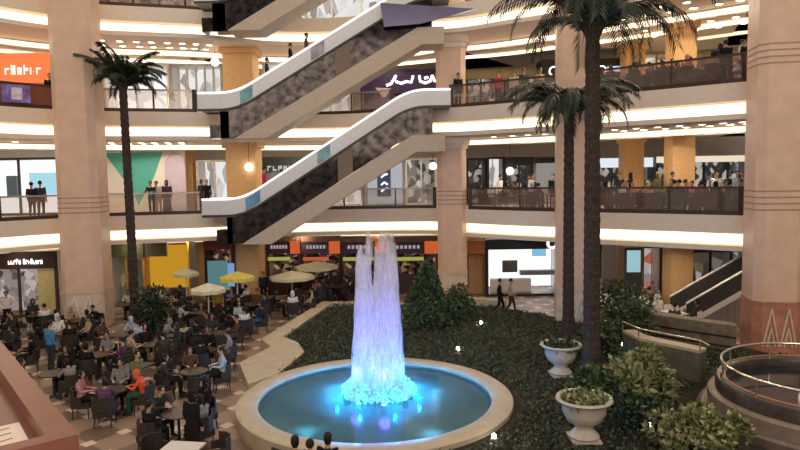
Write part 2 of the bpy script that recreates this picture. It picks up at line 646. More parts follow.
def escalator(label, z0, z1, pb, pt, ads):
    Y0, Y1 = 31.0, 32.45
    k = Y0 / FPX
    xa, xb, xt, xe = (202 - 400) * k, (pb - 400) * k, (pt - 400) * k, (452 - 400) * k
    root = thing('escalator', label, 'escalator', (xb, Y0, z0))
    r = z1 - z0
    P = lambda pts: [(x - xb, z - z0) for x, z in pts]
    sl = r / (xt - xb)

    def smooth(xs, xf):
        pts = [(xs, z0), (xb - 0.8, z0)]
        for i in range(1, 6):
            t = i / 6
            pts.append((xb - 0.8 + 1.6 * t, z0 + sl * 0.8 * t * t))
        pts.append((xb + 0.8, z0 + sl * 0.8))
        pts.append((xt - 0.8, z1 - sl * 0.8))
        for i in range(1, 6):
            t = i / 6
            pts.append((xt - 0.8 + 1.6 * t, z1 - sl * 0.8 * (1 - t) ** 2))
        pts += [(xt + 0.8, z1), (xf, z1)]
        return P(pts)
    full = smooth(xa, xe)
    for y in (0.0, Y1 - Y0 - 0.06):
        b = MB().slabxz(full, 0.0, 0.70, y, y + 0.06).build('balustrade', ESCW, root)
        MB().slabxz(full, 0.71, 0.80, y - 0.03, y + 0.09).build('lit_handrail', ESCL, b)
        MB().slabxz(full, -0.12, -0.01, y - 0.05, y + 0.1).build('skirt', DGREY, b)
    mb = MB()
    for px, w, m in ads:
        x0 = (px - 400) * k
        x1 = x0 + w
        f = lambda x: z0 + max(0, min(r, (x - xb) * sl))
        mb = MB().slabxz(P([(x0, f(x0)), (x1, f(x1))]), 0.06, 0.66, -0.025, -0.004)
        mb.build('advert_panel', m, root)
    # steps
    mb = MB()
    n = 22
    for i in range(n):
        x0 = xb + (xt - xb) * i / n
        x1 = xb + (xt - xb) * (i + 1) / n
        zz = z0 + r * (i + 0.5) / n
        mb.box(x0 - xb, x1 - xb, 0.1, Y1 - Y0 - 0.1, zz - z0 - 0.32, zz - z0)
    mb.box(xa - xb, 0, 0.1, Y1 - Y0 - 0.1, -0.08, 0.02).box(xt - xb, xe - xb, 0.1, Y1 - Y0 - 0.1, r - 0.08, r + 0.02)
    mb.build('steps', STEP, root)
    # mirrored flank between balustrade and truss
    xm0 = (232 - 400) * k
    inc = [p for p in smooth(xm0, (434 - 400) * k)]
    MB().slabxz(inc, -1.42, -0.13, 0.02, 0.10).build('mirror_cladding', ESCM, root)
    xq = (339 - 400) * k
    f = lambda x: z0 + (x - xb) * sl
    MB().slabxz(P([(xq, f(xq)), (xq + 0.72, f(xq + 0.72))]), -1.42, -0.13, 0.0, 0.018).build('brown_panel', ESCB, root)
    # beige truss below
    g = lambda x: (x - xb) * sl
    top_ = [(-0.05, -1.43)] + [(xt + 0.1 - xb, r - 1.43), (xe - 0.3 - xb, r - 1.40)]
    bot_ = [(xe - 0.3 - xb, r - 2.20), (xt + 0.3 - xb, r - 2.22), (0.85 / sl, -1.44)]
    mb = MB().prism(top_ + bot_, -0.25, Y1 - Y0)
    mb.v = [(x, z, y) for x, y, z in mb.v]
    mb.build('truss', ESCT, root)
    xs = xb
    MB().slabxz(P([(xb - 1.35, z0), (xb + 0.1, z0)]), -1.40, -0.75, 0.12, 0.9).build('landing_soffit', ESCM, root)
    return root


e1 = escalator('lower white-sided escalator between the middle and upper galleries', FZ[1], FZ[2], 243, 411, [(246, 0.72, BLUEAD), (319, 0.62, TEALAD)])
e2 = escalator('middle white-sided escalator climbing to the top gallery behind the lilac panel', FZ[2], FZ[3], 240, 418, [(244, 0.6, TEALAD), (315, 0.65, VIOAD)])
e3 = escalator('topmost escalator showing only its beige underside at the picture edge', FZ[3], FZ[4], 236, 414, [])
# lilac mirrored underside panel of the landing
k = 30.6 / FPX
mb = MB()
a, b, c, d = ony(380, 3, 30.6), ony(476, 9, 30.6), ony(420, 24, 30.6), ony(384, 27, 30.6)
mb.prism([(0, 0), (b.x - a.x, b.z - a.z), (c.x - a.x, c.z - a.z), (d.x - a.x, d.z - a.z)], 0, 0.12)
mb.v = [(x, z, y) for x, y, z in mb.v]
o = mb.build('fascia_panel', ESCP, e2)
o.location = (a.x - e2.location.x, 30.55 - e2.location.y, a.z - e2.location.z)
o['label'] = 'lilac mirrored panel at the top landing'

# ================================================================== FOUNTAIN AND GARDEN
PC = Vector((-0.78, 17.95))
# garden bed
bed = [(-3.4, 32.0), (-4.75, 25.2), (-4.05, 24.3), (-3.6, 23.0), (-4.0, 21.0), (-4.2, 17.5), (-3.0, 14.2), (-0.8, 13.4), (1.8, 13.6), (3.2, 11.2), (11.0, 10.5), (14.0, 20.5), (11.6, 24.4), (9.0, 27.2), (6.4, 29.0), (4.4, 31.0)]


def in_poly(x, y, poly):
    c = False
    j = len(poly) - 1
    for i in range(len(poly)):
        if (poly[i][1] > y) != (poly[j][1] > y) and x < (poly[j][0] - poly[i][0]) * (y - poly[i][1]) / (poly[j][1] - poly[i][1]) + poly[i][0]:
            c = not c
        j = i
    return c


# bed soil with a round hole for the pool: ring of quads from the pool to the bed outline
mb = MB()
N = 96
ring, outer = [], []
for i in range(N):
    a = 2 * PI * i / N
    dx, dy = math.cos(a), math.sin(a)
    ring.append((PC.x + 3.5 * dx, PC.y + 3.5 * dy))
    t = 3.6
    while in_poly(PC.x + dx * (t + 0.1), PC.y + dy * (t + 0.1), bed) and t < 40:
        t += 0.1
    outer.append((PC.x + t * dx, PC.y + t * dy))
vs = [(x, y, 0.30) for x, y in ring] + [(x, y, 0.30) for x, y in outer] + [(x, y, 0.0) for x, y in outer]
fs = []
for i in range(N):
    j = (i + 1) % N
    fs += [(i, N + i, N + j, j), (N + i, 2 * N + i, 2 * N + j, N + j)]
mb.add(vs, fs)
struct(mb.build('garden_ground', SOIL))
# stone kerb path along the bed
kerb = [(-4.05, 32.5), (-5.55, 24.9), (-4.95, 23.7), (-5.6, 21.6), (-4.75, 19.3), (-4.05, 20.2), (-3.55, 22.9), (-4.0, 24.25), (-4.7, 25.2), (-3.55, 31.95), (4.3, 30.9), (4.3, 31.4)]
MB().prism(kerb, 0.0, 0.40).build('garden_kerb', STONE)['kind'] = 'structure'
# pool
pool = thing('fountain_pool', 'round fountain pool with a beige stone rim and blue water', 'fountain', (PC.x, PC.y, 0))
MB().lathe([(3.30, 0.08), (3.30, 0.42), (3.36, 0.46), (3.84, 0.46), (3.90, 0.42), (3.90, 0.0)], 72).build('rim', STONE, pool, True)
POOLW = pm('blue_pool_tiles', (0.16, 0.32, 0.34), 0.5, var=0.15, scale=2)
MB().lathe([(0.0, 0.02), (3.30, 0.02), (3.30, 0.36)], 72).build('basin', POOLW, pool, True)


def water_mat(name, col, tint):
    m, nt, out = nmat(name)
    N_, L = nt.nodes.new, nt.links.new
    tr = N_('ShaderNodeBsdfTransparent'); tr.inputs[0].default_value = tint + (1,)
    df = N_('ShaderNodeBsdfDiffuse'); df.inputs[0].default_value = col + (1,)
    gl = N_('ShaderNodeBsdfGlossy'); gl.inputs['Roughness'].default_value = 0.12
    tc = N_('ShaderNodeTexCoord'); nz = N_('ShaderNodeTexNoise'); nz.inputs['Scale'].default_value = 3.5
    bp = N_('ShaderNodeBump'); bp.inputs['Strength'].default_value = 0.35
    L(tc.outputs['Object'], nz.inputs[0]); L(nz.outputs['Fac'], bp.inputs['Height'])
    L(bp.outputs[0], gl.inputs['Normal'])
    fr = N_('ShaderNodeFresnel'); fr.inputs[0].default_value = 1.33
    m1 = N_('ShaderNodeMixShader'); m1.inputs[0].default_value = 0.5
    m2 = N_('ShaderNodeMixShader')
    L(df.outputs[0], m1.inputs[1]); L(tr.outputs[0], m1.inputs[2])
    L(fr.outputs[0], m2.inputs[0]); L(m1.outputs[0], m2.inputs[1]); L(gl.outputs[0], m2.inputs[2])
    L(m2.outputs[0], out.inputs[0])
    return m


mb = MB()
mb.lathe([(0.0, 0.30), (1.0, 0.30), (2.2, 0.30), (3.29, 0.30)], 72)
mb.build('water_surface', water_mat('pool_water', (0.10, 0.225, 0.25), (0.62, 0.85, 0.88)), pool)


def lamp(name, loc, power, color, radius=0.15, kind='POINT', rot=None, spot=1.0):
    d = bpy.data.lights.new(name, kind)
    d.energy, d.color = power, color
    d.shadow_soft_size = radius
    if kind == 'SPOT':
        d.spot_size, d.spot_blend = spot, 0.6
    o = bpy.data.objects.new(name, d)
    o.location = loc
    if rot:
        o.rotation_euler = rot
    COL.objects.link(o)
    return o


FC = Vector((-0.72, 18.6))
AER = None


def aerated(name, dens, col):
    m, nt, out = nmat(name)
    N_, L = nt.nodes.new, nt.links.new
    tr = N_('ShaderNodeBsdfTransparent')
    df = N_('ShaderNodeBsdfDiffuse'); df.inputs[0].default_value = col + (1,)
    tl = N_('ShaderNodeBsdfTranslucent'); tl.inputs[0].default_value = col + (1,)
    tc = N_('ShaderNodeTexCoord'); nz = N_('ShaderNodeTexNoise'); nz.inputs['Scale'].default_value = 4.0; nz.inputs['Detail'].default_value = 5
    mp = N_('ShaderNodeMapping'); mp.inputs['Scale'].default_value = (3.0, 3.0, 0.7)
    L(tc.outputs['Object'], mp.inputs[0]); L(mp.outputs[0], nz.inputs[0])
    mr = N_('ShaderNodeMapRange'); mr.inputs[1].default_value = 0.35; mr.inputs[2].default_value = 0.70
    mr.inputs[3].default_value = dens * 0.35; mr.inputs[4].default_value = min(1, dens * 1.5)
    L(nz.outputs['Fac'], mr.inputs[0])
    m1 = N_('ShaderNodeMixShader'); m1.inputs[0].default_value = 0.5
    m2 = N_('ShaderNodeMixShader')
    L(df.outputs[0], m1.inputs[1]); L(tl.outputs[0], m1.inputs[2])
    L(mr.outputs[0], m2.inputs[0]); L(tr.outputs[0], m2.inputs[1]); L(m1.outputs[0], m2.inputs[2])
    L(m2.outputs[0], out.inputs[0])
    return m


JET = aerated('aerated_jet_water', 0.34, (0.9, 0.9, 0.95))
FOAM = aerated('fountain_foam', 0.75, (0.8, 0.95, 0.97))
jets = thing('fountain_jet', 'tall column of lit violet water jets in the middle of the round pool', 'fountain jet', (FC.x, FC.y, 0.31))
rj = random.Random(5)
for i in range(16):
    a = 2 * PI * i / 16 + 0.1
    R = 0.54
    h = rj.choice([3.3, 3.8, 4.4, 4.75, 4.1])
    x, y = R * math.cos(a), R * math.sin(a)
    mb = MB()
    pts, rad = [], []
    for q in range(15):
        t = q / 14
        wob = 0.035 * math.sin(q * 1.7 + i)
        pts.append((x * (1 - 0.12 * t) + wob, y * (1 - 0.12 * t) + wob * .6, h * t))
        rad.append(0.035 + 0.085 * t ** 0.8 + rj.uniform(-.015, .02) - (0.07 * max(0, (t - .9) / .1)))
    mb.tube(pts, rad, 8)
    # falling veil
    pts, rad = [], []
    for q in range(12):
        t = q / 11
        pts.append((x * (1 + 0.25 * t), y * (1 + 0.25 * t), h * 0.94 * (1 - t)))
        rad.append(0.07 + 0.10 * t + rj.uniform(-.02, .03))
    mb.tube(pts, rad, 8)
    mb.build('water_jet', JET, jets, True)
mb = MB()
for i in range(1500):
    a, rr = rj.uniform(0, 2 * PI), 1.12 * math.sqrt(rj.random())
    hh = (0.72 * (1 - (rr / 1.2) ** 2)) + 0.05
    s = rj.uniform(0.022, 0.055)
    z = max(s * 1.02, rj.uniform(0.0, hh))
    c = (rr * math.cos(a), rr * math.sin(a), z)
    mb.lathe([(0.001, -s), (s * .7, -s * .7), (s, 0), (s * .7, s * .7), (0.001, s)], 7, c)
mb.build('foam_dome', FOAM, jets, True)
LENS = em('fountain_lamp_lens', (0.35, 0.75, 1.0), 30)
for i in range(8):
    a = 2 * PI * i / 8 + 0.2
    x, y = FC.x + 0.95 * math.cos(a), FC.y + 0.95 * math.sin(a)
    lp = thing('fountain_lamp', 'small round cyan lamp under the foam of the fountain', 'lamp', (x, y, 0.02), 0, 'lamps ringing the fountain jets')
    MB().lathe([(0.09, 0), (0.09, 0.22), (0.07, 0.24), (0.001, 0.24)], 12).build('housing', DGREY, lp, True)
    MB().lathe([(0.065, 0.245), (0.03, 0.26), (0.001, 0.262)], 12).build('lens', LENS, lp, True)
for i in range(8):
    a = 2 * PI * i / 8 + 0.4
    lamp('fountain_light', (FC.x + 1.28 * math.cos(a), FC.y + 1.28 * math.sin(a), 0.60), 75, (0.0, 0.42, 1.0), 0.03)
for i in range(4):
    a = 2 * PI * i / 4
    lamp('violet_light', (FC.x + 0.66 * math.cos(a + .3), FC.y + 0.66 * math.sin(a + .3), 1.0), 34, (0.09, 0.08, 1.0), 0.16)
    lamp('jet_light', (FC.x + 0.25 * math.cos(a), FC.y + 0.25 * math.sin(a), 0.75), 330, (0.27, 0.19, 1.0), 0.10, 'SPOT', (math.radians(180), 0, 0), 1.1)
for i in range(4):
    a = 2 * PI * i / 4 + 0.7
    lamp('pool_light', (PC.x + 2.3 * math.cos(a), PC.y + 2.3 * math.sin(a), 0.22), 10, (0.25, 0.75, 1.0), 0.05)


# leaves
def leaves(n, sampler, size, rnd, flat=0.0, elong=1.6):
    mb = MB()
    for _ in range(n):
        p, up = sampler(rnd)
        s = size * rnd.uniform(0.6, 1.4)
        d = Vector((rnd.gauss(0, 1), rnd.gauss(0, 1), rnd.gauss(0, 1) * (1 - flat)))
        d = (d.normalized() + up * 0.6).normalized()
        w = d.cross(Vector((rnd.gauss(0, 1), rnd.gauss(0, 1), rnd.gauss(0, 1) + flat * 3)))
        w = w.normalized() if w.length > 1e-5 else Vector((1, 0, 0))
        tip = p + d * s * elong
        mid = p + d * s * elong * 0.5
        mb.add([p, mid + w * s * 0.42, tip, mid - w * s * 0.42], [(0, 1, 2, 3)])
    return mb


def lawn_s(r):
    while True:
        x, y = r.uniform(-5, 14), r.uniform(11, 32)
        if in_poly(x, y, bed) and (Vector((x, y)) - PC).length > 4.12 and all(math.hypot(x - a_, y - b_) > c_ for a_, b_, c_ in ((5.86, 19.45, .55), (6.45, 24.4, .5), (5.05, 20.0, .55), (4.35, 15.0, .55))) and (x - 10.85) ** 2 + (y - 15.95) ** 2 > 12.3 and not in_poly(x, y, [(7.3, 21.9), (7.4, 20.4), (9.0, 18.6), (9.8, 19.3), (8.3, 21.2), (8.2, 22)]) and not in_poly(x, y, [(9.5, 26.5), (9.5, 24.4), (10.4, 23.4), (12.6, 21.6), (14.6, 22), (14, 26.5)]) and (x - 7.62) ** 2 + (y - 28.1) ** 2 > 1.3:
            return Vector((x, y, 0.29 + r.uniform(0, 0.10))), Vector((0, 0, 0.8))


rl = random.Random(3)
tag(leaves(40000, lawn_s, 0.066, rl, 0.4).build('groundcover', LAWN), 'low dark green groundcover plants filling the bed round the fountain pool', 'groundcover', kind='stuff')


def bush(name, label, loc, rx, rz, n, size, mat, group=None, seed=1, cone=False, stem=0.15, cat='shrub', spike=0.0):
    r = random.Random(seed)
    root = thing(name, label, cat, loc, 0, group)

    lobes = [(Vector((r.gauss(0, 0.45), r.gauss(0, 0.45), r.uniform(0.1, 0.9))), r.uniform(0.35, 0.62)) for _ in range(9)]

    def smp(q):
        if cone:
            h = 1 - math.sqrt(q.random())
            a = q.uniform(0, 2 * PI)
            rr = rx * (1.02 - h) * math.sqrt(q.uniform(.35, 1)) * (1 + .18 * math.sin(a * 5 + h * 9))
            return Vector((rr * math.cos(a), rr * math.sin(a), stem + h * rz)), Vector((math.cos(a) * .5, math.sin(a) * .5, .4))
        c, lr = q.choice(lobes)
        d = Vector((q.gauss(0, 1), q.gauss(0, 1), q.gauss(0, 1))).normalized() * lr * q.uniform(.7, 1)
        p = c + d
        p = Vector((p.x * rx, p.y * rx, stem + max(0.0, min(1.3, p.z)) * rz))
        return p, d.normalized() + Vector((0, 0, spike))
    leaves(n, smp, size, r, 0.0, 1.6 + spike).build('foliage', mat, root)
    mb = MB()
    for i in range(5):
        a = 2 * PI * i / 5 + seed
        mb.tube([(0, 0, -0.02), (rx * .2 * math.cos(a), rx * .2 * math.sin(a), rz * .4), (rx * .45 * math.cos(a), rx * .45 * math.sin(a), rz * .8)], [0.04, 0.03, 0.012], 6)
    mb.build('stems', BARK, root, True)
    return root


bush('conifer_shrub', 'feathery green conifer shrub at the foot of the slim middle pillar', (1.15, 27.4, 0.3), 1.25, 2.75, 5200, 0.10, SHRUB, None, 2, True)
bush('shrub', 'low leafy shrub between the conifer shrub and the stone ledge', (2.65, 28.6, 0.3), 0.95, 1.0, 1600, 0.10, SHRUB, None, 3)
bush('shrub', 'dark rounded shrub at the foot of the single palm', (-11.1, 27.6, 0.0), 1.0, 1.45, 2200, 0.12, SHRUBD, None, 4)
bush('shrub', 'dark bush behind the palm trunks near the column', (9.0, 26.0, 0.3), 0.7, 1.35, 1300, 0.12, SHRUBD, None, 5)
bush('shrub', 'loose green shrub between the palm trunks and the brown plank wall', (8.35, 23.4, 0.3), 0.9, 1.55, 2000, 0.11, SHRUB, None, 6)
bush('shrub', 'green shrub between the palm trunk and the variegated plants', (6.9, 21.9, 0.3), 0.75, 1.1, 1500, 0.11, SHRUB, None, 7)
bush('variegated_shrub', 'pale variegated shrub in front of the round dark basin', (6.55, 17.2, 0.3), 0.85, 1.0, 1500, 0.14, VARIEG, None, 8, spike=0.4)
bush('variegated_shrub', 'cream-speckled plant against the front of the grey stone planter wall', (7.1, 18.7, 0.3), 0.58, 0.9, 1000, 0.13, VARIEG, None, 9, spike=0.4)
bush('shrub', 'bright green bush in the bottom corner beside the basin steps', (6.55, 14.0, 0.3), 0.75, 0.8, 1500, 0.12, VARIEG, None, 10)
bush('shrub', 'dark green bush between the planted urn and the pale variegated shrub', (5.75, 15.6, 0.3), 0.6, 0.65, 1100, 0.11, SHRUBD, None, 12)
bush('shrub', 'leafy green clump spilling behind the planted white urn', (5.3, 17.2, 0.3), 0.6, 0.7, 1200, 0.11, SHRUB, None, 13)

# stone ledge at the back of the bed
struct(MB().prism([(1.9, 31.9), (5.0, 30.7), (5.2, 31.2), (2.0, 32.5)], 0, 0.62).build('garden_ledge', STONE))
# grey planter wall
PLANK = pm('brown_plank_stone', (0.20, 0.155, 0.115), 0.55, var=0.3, scale=4)
wl = [(9.9, 26.0), (9.75, 24.6), (10.6, 23.6), (11.9, 22.4), (12.1, 22.9), (10.9, 24.1), (10.3, 25.0), (10.4, 26.0)]
pw = thing('planter_wall', 'brown plank-faced low wall in front of the thick peach pillar', 'low wall', (0, 0, 0))
MB().prism(wl, 0.0, 1.15).build('wall_body', PLANK, pw)
MB().prism(wl, 1.15, 1.22).build('coping', STONED, pw)
for z in (0.45, 0.80):
    MB().tube([(x - .03, y - .03, z) for x, y in wl[:4]], 0.03, 6).build('groove_strip', BLACK, pw)
wl = [(7.6, 21.7), (7.75, 20.6), (9.0, 19.0), (9.35, 19.3), (8.15, 20.9), (8.05, 21.75)]
pw = thing('planter_wall', 'curved grey stone planter wall with pale coping joining the round basin', 'low wall', (0, 0, 0))
MB().prism(wl, 0.0, 1.22).build('wall_body', pm('grey_green_stone', (0.13, 0.125, 0.095), 0.5, var=0.25, scale=3), pw)
MB().prism(wl, 1.22, 1.31).build('coping', STONE, pw)
MB().tube([(x, y, 1.62) for x, y in wl[:3]] + [(9.0, 18.4, 1.62)], 0.025, 6).build('rail', CHROME, pw, True)
for x, y in wl[:3]:
    MB().tube([(x, y, 1.30), (x, y, 1.62)], 0.02, 6).build('rail_post', CHROME, pw)

# round raised basin
BC = (10.85, 15.95)
rb = thing('round_basin', 'raised round dark basin with chrome rail beside the thick peach pillar', 'basin', (BC[0], BC[1], 0))
MB().lathe([(3.0, 0.0), (3.0, 0.50), (2.93, 0.56), (2.70, 0.56)], 64).build('lower_step', pm('brown_step_stone', (0.17, 0.13, 0.10), 0.4, var=0.25, scale=3), rb, True)
MB().lathe([(2.78, 0.50), (2.78, 0.86), (2.72, 0.91), (2.58, 0.91)], 64).build('upper_step', pm('basin_stone', (0.26, 0.20, 0.15), 0.35, var=0.2, scale=3), rb, True)
MB().lathe([(2.60, 0.3), (2.60, 1.18), (2.55, 1.24), (2.34, 1.24), (2.30, 1.18), (2.30, 0.9)], 64).build('drum', pm('dark_basin_stone', (0.06, 0.045, 0.04), 0.25, var=0.3), rb, True)
MB().lathe([(0.0, 1.02), (2.31, 1.02)], 64).build('dark_water', pm('still_dark_water', (0.02, 0.022, 0.03), 0.05, var=0.3, scale=1), rb)
MB().tube([(2.45 * math.cos(2 * PI * i / 64), 2.45 * math.sin(2 * PI * i / 64), 1.66) for i in range(65)], 0.035, 8, caps=False).build('rail', CHROME, rb, True)
MB().tube([(2.45 * math.cos(2 * PI * i / 64), 2.45 * math.sin(2 * PI * i / 64), 1.30) for i in range(65)], 0.022, 6, caps=False).build('lower_rail', REDSTONE, rb, True)
for i in range(10):
    a = 2 * PI * i / 10 + 0.35
    MB().tube([(2.45 * math.cos(a), 2.45 * math.sin(a), 1.23), (2.45 * math.cos(a), 2.45 * math.sin(a), 1.66)], 0.025, 6).build('rail_post', CHROME, rb, True)

# urns
UP = [(0.30, 0.0), (0.36, 0.05), (0.30, 0.12), (0.20, 0.22), (0.22, 0.30), (0.40, 0.42), (0.50, 0.62), (0.52, 0.78), (0.60, 0.88), (0.66, 0.92), (0.64, 0.97), (0.56, 0.95), (0.50, 0.86)]


def urn(label, loc, s):
    r = thing('urn_planter', label, 'planter', loc)
    MB().lathe([(a * s, b * s) for a, b in UP], 32).build('urn', URN, r, True)
    MB().lathe([(0.001, 0.85 * s), (0.51 * s, 0.85 * s)], 24).build('soil', SOIL, r)
    MB().prism([(-.34 * s, -.34 * s), (.34 * s, -.34 * s), (.34 * s, .34 * s), (-.34 * s, .34 * s)], -0.05, 0.0).build('foot', URN, r)
    return r


u1 = urn('wide white urn planter at the foot of the tallest palm trunk', (5.05, 20.0, 0.36), 1.0)
u2 = urn('white urn planter filled with yellowish-green leaves at the front of the bed', (4.35, 15.0, 0.36), 1.02)
rr_ = random.Random(21)


def urnleaf(q):
    a, d = q.uniform(0, 2 * PI), 0.55 * math.sqrt(q.random())
    return Vector((d * math.cos(a), d * math.sin(a), 0.86 + q.uniform(0, .22) * (1 - d))), Vector((math.cos(a) * .4, math.sin(a) * .4, .6))


leaves(420, urnleaf, 0.10, rr_).build('foliage', VARIEG, u2)
leaves(200, urnleaf, 0.10, rr_).build('foliage', SHRUBD, u1)

# garden lights
GL = em('garden_lamp_glow', (1.0, 0.95, 0.85), 25)
for lab, px, py in [('small white garden light in the groundcover behind the pool', 458, 349), ('garden light by the low shrub near the stone ledge', 481, 323),
                    ('garden light beside the fountain on the lawn side of the jet', 407, 321), ('garden light between the two white urns', 571, 391),
                    ('garden light under the bush by the palm trunks', 623, 345), ('garden light in front of the pale variegated shrub', 649, 425),
                    ('garden light at the pool rim near the front urn', 494, 437)]:
    p = onz(px, py, 0.45)
    g = thing('garden_light', lab, 'lamp', (p.x, p.y, 0.30))
    MB().tube([(0, 0, -0.02), (0, 0, 0.12)], 0.02, 6).build('stake', DGREY, g)
    MB().lathe([(0.001, 0.12), (0.05, 0.13), (0.06, 0.18), (0.03, 0.23), (0.001, 0.235)], 10).build('lamp_head', GL, g, True)


# ------------------------------------------------------------------ palms
def frond_mesh(L, droop, seed, leaf=0.34, nl=30):
    r = random.Random(seed)
    mb = MB()
    pts = []
    n = 12
    ang = math.radians(62)
    p = Vector((0, 0, 0))
    for i in range(n + 1):
        pts.append(p.copy())
        a = ang - droop * (i / n) ** 1.1
        p = p + Vector((math.cos(a), 0, math.sin(a))) * (L / n)
    mb.tube(pts, [0.035 * (1 - .8 * i / n) for i in range(n + 1)], 5)
    for i in range(nl):
        t = 0.12 + 0.87 * i / nl
        f = t * n
        k0 = min(n - 1, int(f))
        b = pts[k0].lerp(pts[k0 + 1], f - k0)
        tg = (pts[k0 + 1] - pts[k0]).normalized()
        ll = leaf * (1.15 - 0.65 * t) * r.uniform(.85, 1.15) * (0.6 + min(1, t * 3) * .4)
        for sg in (-1, 1):
            d = (Vector((0, sg, 0)) * 0.85 + tg * 0.75 + Vector((0, 0, -0.35))).normalized()
            e = b + d * ll
            m = b + d * ll * .5 + Vector((0, 0, 0.03))
            w = tg * 0.045
            mb.add([b - w * .6, m - w, e + Vector((0, 0, -0.06)), m + w], [(0, 1, 2, 3)])
    return mb


def palm(label, loc, base, h, r0, r1, L, nf, lean, seed, droops, leaf):
    r = random.Random(seed)
    root = thing('palm_tree', label, 'palm tree', loc)
    top = Vector((lean[0], lean[1], h))
    pts, rad = [], []
    n = int(h / 0.16)
    for i in range(n + 1):
        t = i / n
        pts.append((lean[0] * t ** 1.3, lean[1] * t ** 1.3, base + (h - base) * t))
        flare = 0.45 * max(0, 1 - t * 9)
        rad.append((r0 + (r1 - r0) * t) * (1 + flare) + (0.022 if i % 2 else 0.0))
    MB().tube(pts, rad, 12).build('trunk', BARK, root)
    mb = MB()
    for i in range(14):
        a = 2 * PI * i / 14
        mb.tube([(top.x + r1 * .6 * math.cos(a), top.y + r1 * .6 * math.sin(a), h - .55), (top.x + r1 * 1.6 * math.cos(a), top.y + r1 * 1.6 * math.sin(a), h - .15), (top.x + r1 * 1.1 * math.cos(a), top.y + r1 * 1.1 * math.sin(a), h + .2)], [.07, .06, .03], 5)
    mb.build('crown_boots', BARK, root)
    protos = [frond_mesh(L * q, d, seed * 10 + i, leaf) for i, (q, d) in enumerate(droops)]
    ms = []
    for p_ in protos:
        me = p_.build('frond', FROND)
        ms.append(me.data)
        bpy.data.objects.remove(me)
    for i in range(nf):
        o = bpy.data.objects.new('frond', ms[i % len(ms)])
        COL.objects.link(o)
        o.parent = root
        o.location = (top.x, top.y, h - 0.1 - 0.25 * (i % 3))
        o.rotation_euler = (0, 0, 2 * PI * (i * 0.381966) + r.uniform(-.2, .2))
        o.scale = [r.uniform(.88, 1.12)] * 3
    return root


DR = math.radians
palm('tallest dark palm tree with drooping crown, trunk beside the wide white urn', (5.86, 19.45, 0.3), 0, 10.95, 0.26, 0.20, 4.0, 32, (-0.02, 0, 0), 1,
     [(1.0, DR(125)), (1.0, DR(100)), (0.9, DR(150)), (1.0, DR(165)), (.95, DR(80)), (.85, DR(175))], 0.75)
palm('shorter dark palm tree just behind the tallest palm trunk', (6.45, 24.4, 0.3), 0, 9.0, 0.22, 0.17, 3.0, 30, (0.0, 0, 0), 2,
     [(1.0, DR(140)), (1.0, DR(112)), (0.95, DR(165)), (.9, DR(178))], 0.65)
palm('single dark palm tree standing among the cafe tables by the pale plinth pillar', (-12.2, 29.0, 0.0), 0, 11.3, 0.20, 0.16, 2.15, 32, (-0.1, 0, 0), 3,
     [(1.0, DR(60)), (1.0, DR(95)), (.95, DR(35)), (.95, DR(120)), (.9, DR(150))], 0.5)

# ================================================================== SHOPS
def lettering(txt, size, mat, parent, loc, name='lettering', depth=0.02, align='LEFT', rz=0.0):
    c = bpy.data.curves.new(name, 'FONT')
    c.body = txt
    c.size = size
    c.extrude = depth
    c.align_x = align
    c.materials.append(mat)
    o = bpy.data.objects.new(name, c)
    COL.objects.link(o)
    bpy.context.view_layer.update()
    me = bpy.data.meshes.new_from_object(o.evaluated_get(bpy.context.evaluated_depsgraph_get()))
    bpy.data.objects.remove(o)
    o = bpy.data.objects.new(name, me)
    COL.objects.link(o)
    o.parent = parent
    o.location = loc
    o.rotation_euler = (PI / 2, 0, rz)
    return o


def bar_sign(parent, x0, x1, z, h, n, mat):
    """lettering too far away to read: a run of short upright strokes"""
    r = random.Random(int(x0 * 100))
    mb = MB()
    for i in range(n):
        xa = x0 + (x1 - x0) * i / n
        w = (x1 - x0) / n * 0.72
        hh = h * r.choice([.7, 1, .7, .75])
        mb.box(xa, xa + w * .32, -0.185, -0.165, z - h / 2, z - h / 2 + hh)
        mb.box(xa + w * .32, xa + w, -0.185, -0.165, z - h / 2 + hh * r.choice([0, .4, .7]), z - h / 2 + hh * r.choice([.3, .9, 1.0]) + .03)
    return mb.build('lettering', mat, parent)


WGLOW = em('white_shop_light', (0.98, 0.98, 1.0), 1.25)
WARMGLOW = em('warm_shop_light', (1.0, 0.86, 0.66), 0.85)
SIGNW = em('white_sign_letters', (1, 0.98, 0.95), 2.0)


